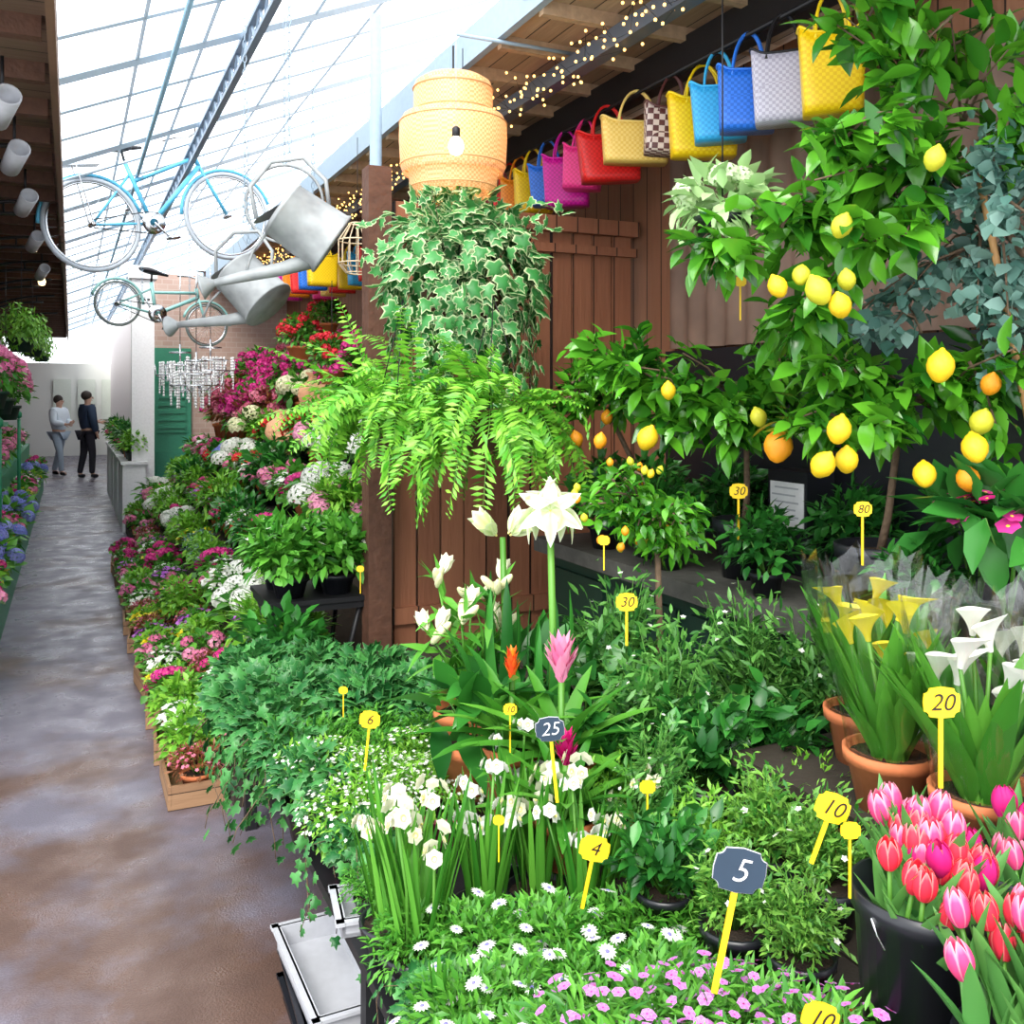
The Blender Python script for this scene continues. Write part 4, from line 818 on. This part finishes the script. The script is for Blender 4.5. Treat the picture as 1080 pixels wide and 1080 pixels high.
# ================================================================ BAGS
cols={'yellow':((.95,.66,.01),(.85,.52,.0)),'grey':((.55,.53,.62),(.38,.36,.46)),'blue':((.03,.2,.8),(.01,.13,.6)),'skyblue':((.05,.48,.85),(.03,.36,.72)),'brown':((.1,.03,.03),(.6,.5,.45)),'paleyellow':((.95,.68,.2),(.85,.55,.1)),
 'red':((.8,.02,.02),(.62,.01,.01)),'pink':((.9,.04,.3),(.75,.02,.2)),'magenta':((.7,.01,.38),(.5,.0,.25)),'orange':((.9,.3,.01),(.75,.2,.0)),'green':((.05,.45,.12),(.02,.3,.06)),'maroon':((.3,.04,.04),(.2,.02,.02))}
bagmat={k:woven('woven_'+k,*v,sc=95 if k!='brown' else 45) for k,v in cols.items()}
hm={k:mat('handle_'+k,v[0],.4) for k,v in cols.items()}; hm['grey']=M_dark
def bag(loc,col,w=.27,h=.24,t=.1,rz=0,drop=.13,tilt=0.):
    root=empty('woven_bag',loc); root.rotation_euler=(0,tilt,rz); V=[];F=[];ns=40;nz=7
    for i in range(nz+1):
        f=i/nz; z=-drop-h+h*f; ww=w/2*(.9+.12*f); tt=t/2*(1.-.3*f)
        for k in range(ns):
            a=2*math.pi*k/ns; c,s=math.cos(a),math.sin(a); e=.35; V.append((math.copysign(abs(c)**e,c)*ww,math.copysign(abs(s)**e,s)*tt,z-.012*math.cos(math.pi*c)*f))
    for i in range(nz):
        for k in range(ns): F.append((i*ns+k,i*ns+(k+1)%ns,(i+1)*ns+(k+1)%ns,(i+1)*ns+k))
    F.append(tuple(range(ns))[::-1]); o=MB().raw(V,F).obj('body',[bagmat[col]],root); sd=o.modifiers.new('s','SOLIDIFY'); sd.thickness=.004
    MB().tube([(x,y,z) for x,y,z in [V[nz*ns+k] for k in range(ns)]],.005,n=5,closed=True).obj('rim',[hm[col]],root)
    for sy in (-1,1):
        MB().tube([(w*.26*math.cos(a),sy*t*.34*(1-math.sin(a)*.9),-drop-.03+(drop+.03)*math.sin(a)) for a in np.linspace(0,math.pi,17)],.0055,n=6).obj('handle',[hm[col]],root)
    tag(root,{'paleyellow':'pale yellow','skyblue':'sky blue','brown':'brown checked','grey':'lavender grey'}.get(col,col)+' woven plastic shopping bag hanging from the canopy rail','bag','woven bags on the rail'); return root
blist=[(876,2.86,'yellow',.19,.25,12),(826,3.03,'grey',.2,.23,18),(790,3.19,'blue',.2,.21,12),(757,3.36,'skyblue',.2,.2,10),(742,3.5,'yellow',.26,.22,0),(710,3.62,'brown',.2,.18,0),(672,3.8,'paleyellow',.28,.17,0),(640,4.0,'red',.27,.2,5),
 (618,4.2,'pink',.18,.19,15),(597,4.38,'magenta',.22,.23,10),(578,4.55,'blue',.2,.19,10),(563,4.7,'yellow',.2,.2,10),(549,4.86,'orange',.2,.19,0),(537,5.0,'red',.22,.19,0),(526,5.15,'maroon',.22,.19,0)]
for u,d,c,w,h,r in blist:
    p=Pz(u,d,2.762); bag(p,c,w,h,.11,-A+math.radians(r*random.choice((-1,1))),.12,random.uniform(-.07,.07))
for k,c in enumerate(['orange','green','blue','yellow','magenta','red','skyblue','yellow','red','paleyellow','pink']):
    bag(Vector((2.06,5.4+k*.3,2.762)),c,.24,.24,.1,random.uniform(-.3,.3),.13)
for k,c in enumerate(['yellow','blue','red','orange','magenta']):
    bag(Vector((1.6+.0,6.6+k*.28,2.625)),c,.22,.22,.1,random.uniform(-.3,.3),.1)
o=MB().tube([(2.06,.5,2.755),(2.06,9,2.755)],.008,n=8).obj('bag_rail',[M_dark]); tag(o,'thin dark rail the bags hang from','rail')
o=MB().tube([(1.6,5.8,2.62),(1.6,8.2,2.62)],.006,n=8).obj('bag_rail',[M_dark]); tag(o,'thin rail at the canopy edge with bags','rail')
struct(slab('trim_10',(2.1,-.2,2.76),(2.16,12,2.9),M_dark),'dark steel joist behind the bags')

root=empty('string_lights',(1.7,2.0,2.78)); mb=MB(); bl=MB(); pts=[]
for k in range(620):
    y=k*.015; pts.append((.035*math.sin(k*.9)+random.uniform(-.05,.05),y,random.uniform(-.05,.08)+.03*math.sin(k*.31)))
mb.tube(pts[::2],.0012,n=3); mb.obj('cable',[M_dark],root)
bl.inst(ballT(1,6,4),np.tile(np.eye(3),(620,1,1)),np.array(pts),.006); o=bl.obj('bulbs',[mat('fairy_glow',(1,.55,.15),.3,emit=4)],root); o['kind']='stuff'
tag(root,'warm string lights wound along the canopy edge','string lights')

# ================================================================ BICYCLES
def bike(a,b,R,fcol,label,scale_small=False):
    a=Vector(a);b=Vector(b); L=(b-a).length; X=(b-a).normalized(); Y=UP.cross(X).normalized(); Z=X.cross(Y)
    root=empty('bicycle',a); M=Matrix((X,Y,Z)).transposed(); root.rotation_euler=M.to_euler(); fm=mat('bike_paint',fcol,.35)
    M_tyre=mat('tyre_rubber',(.45,.5,.56) if not scale_small else (.12,.15,.14),.6)
    def wheel(x):
        w=empty('wheel',(x,0,0)); w.parent=root; KIDS.setdefault(root,[]).append(w)
        circ=lambda r,n=48:[(r*math.cos(t),0,r*math.sin(t)) for t in np.linspace(0,2*math.pi,n+1)[:-1]]
        MB().tube(circ(R),.017*R/.33,n=8,closed=True).obj('tyre',[M_tyre],w); MB().tube(circ(R*.93),.009,n=6,closed=True).obj('rim',[M_chrome],w)
        mb=MB()
        for k in range(28):
            t=2*math.pi*k/28; mb.tube([(.02*math.cos(t+1.2),.02*(-1)**k,.02*math.sin(t+1.2)),(R*.93*math.cos(t),0,R*.93*math.sin(t))],.0014,n=3)
        o=mb.obj('spokes',[M_chrome],w); MB().tube([(0,-.05,0),(0,.05,0)],.018,n=8).obj('hub',[M_chrome],w)
        mb=MB().tube([((R+.03)*math.cos(t),0,(R+.03)*math.sin(t)) for t in np.linspace(.2,math.pi-.1 ,20)],.014,n=5); mb.obj('mudguard',[fm],w)
    wheel(0); wheel(L)
    bb=(L*.42,0,-.02*R/.33); st=(L*.3,0,R*1.35); hd=(L*.8,0,R*1.6); hl=(L*.84,0,R*1.2); f=MB()
    for p,q,r in (((0,0,0),bb,.011),((0,.0,0),(L*.33,0,R*1.1),.01),(bb,st,.017),(bb,hl,.019),((L*.34,0,R*.9),(L*.82,0,R*1.4),.015),(hd,hl,.019),(hl,(L,0,0),.014)): f.tube([p,((p[0]+q[0])/2,0,(p[2]+q[2])/2),q],r,n=8)
    f.obj('frame',[fm],root)
    s=MB(); s.inst(ballT(1,10,6,1),np.diag([.11,.06,.03])[None],[(st[0]-.03,0,st[2]+.1)],1.); s.tube([(st[0]+.02,0,st[2]+.1),(st[0]+.14,0,st[2]+.1)],.022,.012); s.tube([st,(st[0]-.01,0,st[2]+.09)],.01); s.obj('saddle',[M_black],root)
    h=MB().tube([hd,(hd[0]-.01,0,hd[2]+.1)],.01); h.tube([(hd[0]-.12,-.26,hd[2]+.12),(hd[0]-.02,-.22,hd[2]+.14),(hd[0]+.03,-.08,hd[2]+.11),(hd[0]+.03,.08,hd[2]+.11),(hd[0]-.02,.22,hd[2]+.14),(hd[0]-.12,.26,hd[2]+.12)],.01,n=7); h.obj('handlebar',[M_chrome],root)
    c=MB().lathe([(.03,-.004),(.085,-.004),(.085,.004),(.03,.004)],24); cm=c.mesh('chainring',[M_chrome]); o=mkobj('chainring',cm,root,(bb[0],-.05,bb[2])); o.rotation_euler=(math.pi/2,0,0)
    for sg in (1,-1): MB().tube([(bb[0],-.07*sg,bb[2]),(bb[0]+.1*sg,-.07*sg,bb[2]-.13*sg)],.008).box((bb[0]+.1*sg,-.12*sg,bb[2]-.13*sg),(.08,.09,.02)).obj('pedal',[M_chrome],root)
    MB().tube([(0,-.05,.03),(bb[0],-.05,bb[2]+.085),(bb[0]+.085,-.05,bb[2]),(bb[0],-.05,bb[2]-.085),(0,-.05,-.03)],.004,n=4,closed=True).obj('chain',[M_dark],root)
    if not scale_small: MB().box((-.03,0,R+.1),(.3,.12,.012)).tube([(0,.06,0),(-.05,.06,R+.1)],.005).tube([(0,-.06,0),(-.05,-.06,R+.1)],.005).obj('luggage_rack',[M_chrome],root,smooth=False)
    tag(root,label,'bicycle'); return root
def chain(a,b,nm='hanging_chain'):
    a=Vector(a);b=Vector(b); n=int((b-a).length/.035); mb=MB()
    for k in range(n):
        c=a+(b-a)*(k+.5)/n; e=[(math.cos(t)*.009,0,math.sin(t)*.021) for t in np.linspace(0,2*math.pi,9)[:-1]]
        if k%2: e=[(0,x,z) for x,_,z in e]
        mb.tube([(c.x+x,c.y+y,c.z+z) for x,y,z in e],.0028,n=3,closed=True)
    o=mb.obj(nm,[M_steel]); tag(o,'thin metal hanging chain from the roof','chain','hanging chains')
a1=P(97,237,6.9); b1_=P(240,228,7.5)
bike(a1,b1_,.33,(.1,.45,.68),'pale blue vintage bicycle hung from the glass roof')
a2=P(124,320,8.7); b2_=P(218,343,9.2)
bike(a2,b2_,.2,(.25,.5,.48),"small pale green child's bicycle hung below the larger one",True)
for p in (P(150,225,7.1),P(215,190,7.4)): chain(p,(p.x,p.y,zr(p.x)-.03))
for p in (P(150,310,8.8),P(200,320,9.1)): chain(p,(p.x,p.y,zr(p.x)-.03))

# ================================================================ WATERING CANS
def can(c,pitch,sc,label,yaw=0.):
    c=Vector(c); left=(-RIGHT*math.cos(yaw)-FWD*math.sin(yaw)); X=left*math.cos(pitch)-UP*math.sin(pitch); Z=UP*math.cos(pitch)+left*math.sin(pitch); Y=Z.cross(X)
    root=empty('watering_can',c); root.rotation_euler=Matrix((X,Y,Z)).transposed().to_euler(); root.scale=(sc,)*3
    MB().lathe([(0,-.15),(.135,-.15),(.138,-.142),(.13,-.13),(.118,.08),(.124,.085),(.118,.092),(.108,.1)],32).obj('body',[M_galv],root)
    V=[(0,0,.105)];n=14
    for k in range(n+1): t=-math.pi/2+math.pi*k/n; V.append((.112*math.cos(t),.112*math.sin(t),.095+.055*max(0,math.cos(t))))
    MB().raw(V,[(0,k+1,k+2) for k in range(n)]).obj('hood',[M_galv],root)
    MB().tube([(.11,0,-.11),(.2,0,-.04),(.32,0,.07),(.4,0,.14)],.034,.015,n=12).obj('spout',[M_galv],root)
    s=MB().lathe([(.014,0),(.05,.05),(.052,.056),(0,.064)],20); o=s.obj('rose',[M_galv],root,(.395,0,.135)); o.rotation_euler=(0,.9,0)
    MB().tube([(-.11*1,0,-.06),(-.2,0,.02),(-.22,0,.14),(-.13,0,.23),(0,0,.24),(.09,0,.15)],.009,n=8).obj('handle',[M_galv],root)
    MB().tube([(.3,0,.06),(.2,0,.09),(.11,0,.085)],.006,n=6).obj('brace',[M_galv],root)
    tag(root,label,'watering can','hanging watering cans'); return root
pc=P(318,235,4.0); can(pc,math.radians(56),1.05,'large galvanised watering can hung tipped with spout down',.25)
pc2=P(262,300,4.6); can(pc2,math.radians(46),1.,'second galvanised watering can hung below the first',-.2)
for u,v,d in ((305,170,4.0),(258,235,4.6)):
    p=P(u,v,d); chain(p,(p.x,p.y,zr(p.x)-.03))
for u,d,z0 in ((262,6.0,2.5),(330,5.5,2.6)): 
    p=Pz(u,d,z0); chain(p,(p.x,p.y,zr(p.x)-.03))
p=P(300,215,4.9); mb=MB(); R=.2
mb.tube([(p.x+R*math.cos(t)*cA,p.y-R*math.cos(t)*sA,p.z+R*math.sin(t)) for t in np.linspace(0,2*math.pi,41)[:-1]],.008,n=6,closed=True); o=mb.obj('metal_hoop',[M_galv]); tag(o,'rusty metal hoop hanging with the cans','hoop')
chain((p.x,p.y,p.z+R),(p.x,p.y,zr(p.x)-.03))
def chand(p,label):
    root=empty('crystal_chandelier',p); mb=MB(); 
    for r,z in ((.16,0),(.1,.12),(.22,-.1)):
        mb.tube([(r*math.cos(t),r*math.sin(t),z) for t in np.linspace(0,2*math.pi,25)[:-1]],.006,n=5,closed=True)
    mb.tube([(0,0,-.1),(0,0,.2)],.01); 
    for k in range(6): a=k*1.047; mb.tube([(0,0,-.08),(.12*math.cos(a),.12*math.sin(a),-.16),(.22*math.cos(a),.22*math.sin(a),-.1),(.23*math.cos(a),.23*math.sin(a),0)],.006)
    mb.obj('frame',[M_chrome],root); b=MB(); P_=[]
    for k in range(30):
        a=k*2.4; r=.05+.18*random.random(); L=random.randint(5,13)
        for j in range(L): P_.append((r*math.cos(a),r*math.sin(a),.02-j*.026))
    b.inst(ballT(1,5,4,1.3),np.tile(np.eye(3),(len(P_),1,1)),np.array(P_),.011); o=b.obj('crystals',[mat('crystal',(.9,.92,.95),.08,0)],root); o['kind']='stuff'
    MB().tube([(0,0,.2),(0,0,2.9-p[2])],.004,n=4).obj('chain',[M_chrome],root); tag(root,label,'chandelier','chandeliers')
for u,v,d in ((190,385,9.2),(222,380,9.),(207,395,8.5)): chand(P(u,v,d),'white crystal bead chandelier hanging by the kiosk')
M_pt=mat('pale_terracotta',(.68,.36,.2),.8,bump=.3)
def urn(p,s,label): 
    o=MB().lathe([(0,0),(.07,0),(.08,.02),(.13,.12),(.15,.2),(.13,.28),(.06,.33),(.05,.36),(.085,.4),(.075,.4),(.04,.36),(0,.35)],28).obj('terracotta_urn',[M_pt],loc=p); o.scale=(s,)*3; tag(o,label,'urn')
def bowl(p,s,label):
    o=MB().lathe([(0,0),(.08,0),(.1,.02),(.17,.1),(.19,.16),(.2,.19),(.18,.19),(.16,.12),(0,.04)],28).obj('terracotta_bowl',[M_pt],loc=p); o.scale=(s,)*3; tag(o,label,'bowl','stacked terracotta bowls')
urn((1.885,7.55,1.35),1.1,'rounded pale terracotta urn on the stand'); urn((1.885,8.05,1.35),.95,'smaller terracotta urn on the stand')
bowl((1.585,7.1,1.05),.9,'wide pale terracotta bowl on the stand'); bowl((1.585,7.1,1.222),.75,'small terracotta bowl stacked on a wider one'); bowl((1.585,7.55,1.05),.95,'wide pale terracotta bowl on the stand'); urn((1.585,7.95,1.05),.9,'terracotta urn beside stacked bowls')
dup(kinds['hcream'],(1.5,8.6,1.05),0,1.2)

# ================================================================ TABLE WITH PLANT
tp=Pz(325,4.1,0); root=empty('metal_side_table',tp); MB().box((0,0,.69),(.42,.42,.02)).box((0,0,.665),(.4,.4,.03)).obj('top',[M_dark],root,smooth=False)
for sx in (-1,1):
    for sy in (-1,1): MB().tube([(sx*.18,sy*.18,.66),(sx*.13,sy*.13,.4),(sx*.2,sy*.2,0)],.011,n=6).obj('leg',[M_dark],root)
MB().tube([(-.16,-.16,.3),(.16,.16,.3)],.006).obj('stretcher',[M_dark],root); tag(root,'small black wrought-metal side table under potted plants','table')
tb=FP('potted_cyclamen','lush green plant in a black tray pot','potted plant',M_black,.09,.1,M_midleaf,T_leaf,500,(.22,.2,.18),.075,T_five,[F_white,F_cpale],6,.02,group='plants on the metal table')
for dx,dy in ((-.1,-.1),(.1,.1),(.1,-.1),(-.1,.1)): dup(tb,tp+Vector((dx,dy,.7)),random.random()*6,.85)
gr=FP('potted_grass','bright green grassy plant in a terracotta pot','potted plant',M_terra,.08,.1,M_lightleaf,T_thin,500,(.18,.18,.16),.1,group='leafy plants near the post')
for t,s,z in ((1.08,4.98,.5),(1.32,5.0,.76),(.86,4.5,.28),(.86,4.25,.28)): dup(gr,(t,s,z),0,1)
rus=dup(kinds['russet'],Pz(365,3.95,.0),0,1.6)
for t,s in ((.98,3.85),(.75,3.75)): dup(kinds['dgreen'],(t,s,0 if t>.97 else .28),1,1.15)

# ================================================================ PRICE SIGNS
def txt(s,size,m,name='numeral'):
    c=bpy.data.curves.new('t','FONT'); c.body=s; c.size=size; c.align_x='CENTER'; c.align_y='CENTER'; c.extrude=.0006; c.offset=-size*.012; c.shear=.25
    o=bpy.data.objects.new('t',c); bpy.context.collection.objects.link(o); bpy.context.view_layer.update()
    me=bpy.data.meshes.new_from_object(o.evaluated_get(bpy.context.evaluated_depsgraph_get())); bpy.data.objects.remove(o); me.materials.clear(); me.materials.append(m); me.name=name; return me
def sign(u,v,d,s,w,stake,col='Y',tilt=0.,yaw=0.,wd=1.):
    p=P(u,v,d); root=empty('price_sign',p-Vector((0,0,0))); root.rotation_euler=(0,tilt,-A+yaw)
    h=w*.8; x=w*wd/2; z=h/2; out=[]
    # curly outline: concave scooped corners and slightly bowed sides
    c=w*.15
    for (cx,cz,a0) in ((x,-z,math.pi),(x,z,-math.pi/2),(-x,z,0),(-x,-z,math.pi/2)):
        for k in range(5):
            t=a0-(math.pi/2)*k/4; out.append((cx+c*math.cos(t),cz+c*math.sin(t)))
        nx={(True,False):(x*1.05,0),(True,True):(0,z*1.12),(False,True):(-x*1.05,0),(False,False):(0,-z*1.1)}[(cx>0,cz>0)]
        out.append(nx)
    n=len(out); V=[(a,-.0015,b) for a,b in out]+[(a,.0015,b) for a,b in out]+[(0,-.0015,0),(0,.0015,0)]
    F=[(k,(k+1)%n,2*n) for k in range(n)]+[(n+(k+1)%n,n+k,2*n+1) for k in range(n)]+[(k,n+k,n+(k+1)%n,(k+1)%n) for k in range(n)]
    mY=M_signY if col=='Y' else M_signB; MB().raw(V,F).obj('plaque',[mY],root,smooth=False)
    if col=='B': MB().tube([(a*1.0,0,b*1.0) for a,b in out],.0012,n=4,closed=True).obj('rim',[M_grey],root)
    MB().box((0,.003,-z-stake/2+.01),(w*.12,.004,stake)).obj('stake',[M_signY],root,smooth=False)
    if s:
        me=txt(s,h*.85,M_ink if col=='Y' else M_chalk); o=mkobj('numeral',me,root,(0,-.003,0)); o.rotation_euler=(math.pi/2,0,0)
    tag(root,('yellow' if col=='Y' else 'dark slate')+' price sign'+(' reading '+s if s else ' on a stake')+' stuck among the plants','price sign')
sign(780,918,1.25,'5',.066,.15,'B',.2); sign(627,895,1.7,'4',.052,.1,'Y',.2); sign(580,769,1.95,'25',.056,.14,'B',-.1); sign(993,741,1.45,'20',.054,.12,'Y',0)
sign(878,852,1.42,'10',.05,.08,'Y',.35); sign(779,518,2.95,'30',.054,.14); sign(910,537,2.3,'80',.042,.13); sign(661,635,2.4,'30',.052,.1); sign(390,759,2.4,'6',.05,.12,'Y',.1)
sign(781,297,2.5,'',.03,.1); sign(683,830,1.9,'',.03,.1); sign(538,748,2.2,'10',.03,.1); sign(526,865,1.75,'',.02,.08); sign(865,1074,1.12,'10',.042,.1,'Y',.3); sign(897,876,1.4,'',.028,.1); sign(362,728,2.8,'',.025,.08)
sign(637,570,2.6,'',.03,.08); sign(380,600,3.9,'',.03,.1)

# ================================================================ PEOPLE
M_skin=mat('skin',(.6,.36,.26),.55); M_hair=mat('dark_hair',(.03,.02,.015),.7)
def skin(name,verts,edges,rads,m,parent,root=0,sub=2):
    me=bpy.data.meshes.new(name); me.from_pydata(verts,edges,[]); o=bpy.data.objects.new(name,me); bpy.context.collection.objects.link(o)
    md=o.modifiers.new('s','SKIN'); md.use_smooth_shade=True
    for i,r in enumerate(rads):
        r=(r,r) if not isinstance(r,tuple) else r; me.skin_vertices[0].data[i].radius=r
        me.skin_vertices[0].data[i].use_root=(i==root)
    s=o.modifiers.new('u','SUBSURF'); s.levels=sub; s.render_levels=sub; bpy.context.view_layer.update()
    nm=bpy.data.meshes.new_from_object(o.evaluated_get(bpy.context.evaluated_depsgraph_get())); bpy.data.objects.remove(o); nm.materials.clear(); nm.materials.append(m)
    return mkobj(name,nm,parent)
def person(loc,rz,H,coat,trou,hair,label,arms,stride=.12,long=0.,hood=False):
    root=empty('person',loc); root.rotation_euler=(0,0,rz); k=H/1.75
    v=[];e=[];r=[]
    def add(p,rad,par=None):
        v.append(tuple(c*k for c in p)); r.append(rad*k if not isinstance(rad,tuple) else (rad[0]*k,rad[1]*k)); i=len(v)-1
        if par is not None: e.append((par,i))
        return i
    pel=add((0,0,.95),(.15,.1)); wa=add((0,0,1.1),(.13,.095),pel); ch=add((0,0,1.3),(.16,.11),wa); ns=add((0,0,1.44),(.07,.06),ch); nk=add((0,-.01,1.5),.05,ns); hd=add((0,-.015,1.6),(.078,.095),nk); tp_=add((0,0,1.7),(.06,.07),hd)
    legs=[];armj=[]
    for sx,st in ((-1,stride),(1,-stride)):
        hp_=add((sx*.09,0,.88),.085,pel); kn=add((sx*.1,-st*.5-.02,.5),.055,hp_); an=add((sx*.1,-st+.03,.08),.036,kn); to=add((sx*.11,-st-.1,.035),.03,an); legs.append((hp_,kn,an,to))
    for si,(sx,(el,wr)) in enumerate(zip((-1,1),arms)):
        sh=add((sx*.18,0,1.4),.055,ch); E_=add(el,.042,sh); Wr=add(wr,.026,E_); d=(Vector(wr)-Vector(el)).normalized(); pm=add(tuple(Vector(wr)+d*.06),(.038,.02),Wr); armj.append((sh,E_,Wr))
        sd=d.cross(Vector((0,1,0.3))).normalized()
        for j,(off,ln) in enumerate(((-.03,.07),(-.01,.08),(.01,.075),(.03,.058))):
            a_=add(tuple(Vector(wr)+d*.1+sd*off),.009,pm); add(tuple(Vector(wr)+d*(.1+ln*.6)+sd*off+Vector((0,-.01,0))),.008,a_)
        t_=add(tuple(Vector(wr)+d*.04+sd*-.045),.01,Wr); add(tuple(Vector(wr)+d*.08+sd*-.06),.009,t_)
    skin('body',v,e,r,M_skin,root,pel)
    def sub(ids,pairs,infl,nm,m,rt=0):
        idx={a:i for i,a in enumerate(ids)}; vv=[v[a] for a in ids]; rr=[(r[a][0]+infl*k,r[a][1]+infl*k) if isinstance(r[a],tuple) else r[a]+infl*k for a in ids]; skin(nm,vv,[(idx[a],idx[b]) for a,b in pairs],rr,m,root,rt)
    (h1,k1,a1_,_),(h2,k2,a2_,_)=legs; (s1,e1,w1),(s2,e2,w2)=armj
    sub([pel,h1,k1,a1_,h2,k2,a2_],[(pel,h1),(h1,k1),(k1,a1_),(pel,h2),(h2,k2),(k2,a2_)],.02,'trousers',trou)
    sub([pel,wa,ch,ns,s1,e1,w1,s2,e2,w2],[(pel,wa),(wa,ch),(ch,ns),(ch,s1),(s1,e1),(e1,w1),(ch,s2),(s2,e2),(e2,w2)],.042,'jacket',coat)
    for lg in legs:
        a=Vector(v[lg[2]]);b=Vector(v[lg[3]]); skin('shoe',[tuple(a+Vector((0,.03,-.025*k))),tuple(b)],[(0,1)],[.05*k,.042*k],M_black,root,0)
    b=MB().inst(ballT(1,16,10,1),np.diag([.088,.105,.1])[None]*k,[(0,.018*k,1.655*k)]); o=b.obj('hair',[hair],root)
    for sx in (-1,1): MB().inst(ballT(1,8,6),np.eye(3)[None],[(sx*.03*k,-.1*k,1.62*k)],.011*k).obj('eye',[M_ink],root)
    MB().tube([(0,-.098*k,1.625*k),(0,-.125*k,1.59*k)],.008*k,.013*k).obj('nose',[M_skin],root); MB().tube([(-.025*k,-.1*k,1.56*k),(0,-.107*k,1.557*k),(.025*k,-.1*k,1.56*k)],.005*k).obj('mouth',[mat('lips',(.45,.15,.13),.5)],root)
    tag(root,label,'person'); return root
pale=mat('pale_blue_jacket',(.7,.78,.85),.8); navy=mat('navy_coat',(.02,.04,.08),.8); jeans=mat('denim',(.4,.5,.6),.8); blk=mat('black_trousers',(.02,.02,.03),.8)
person(Pz(62,18.0,0),.9,1.52,pale,jeans,M_hair,'person in a pale jacket and light jeans walking',[((-.24,-.05,1.15),(-.1,-.24,1.12)),((.24,-.02,1.15),(.12,-.22,1.15))],.18)
person(Pz(92,17.4,0),2.0,1.6,navy,blk,M_hair,'person in a dark navy coat standing turned away',[((-.25,.0,1.15),(-.22,-.08,.92)),((.25,-.03,1.15),(.08,-.25,1.12))],.08)

# ================================================================ LIGHT + CAMERA
w=bpy.data.worlds.new('w'); scene.world=w; w.use_nodes=True; bg=w.node_tree.nodes['Background']; bg.inputs[0].default_value=(.92,.96,1,1); bg.inputs[1].default_value=3.0
sun=bpy.data.lights.new('sun','SUN'); sun.energy=4.2; sun.angle=math.radians(35); sun.color=(1,.96,.88); so=bpy.data.objects.new('sun',sun); bpy.context.collection.objects.link(so)
so.rotation_euler=Vector((-.75,-1.0,1.25)).to_track_quat('Z','Y').to_euler()
cam=bpy.data.cameras.new('camera'); cam.lens=1000/1080*36; cam.sensor_width=36; cam.shift_y=-(540-415)/1080; cam.clip_start=.05
co=bpy.data.objects.new('camera',cam); bpy.context.collection.objects.link(co); co.location=(0,0,CH); co.rotation_euler=(math.pi/2,0,-A); scene.camera=co
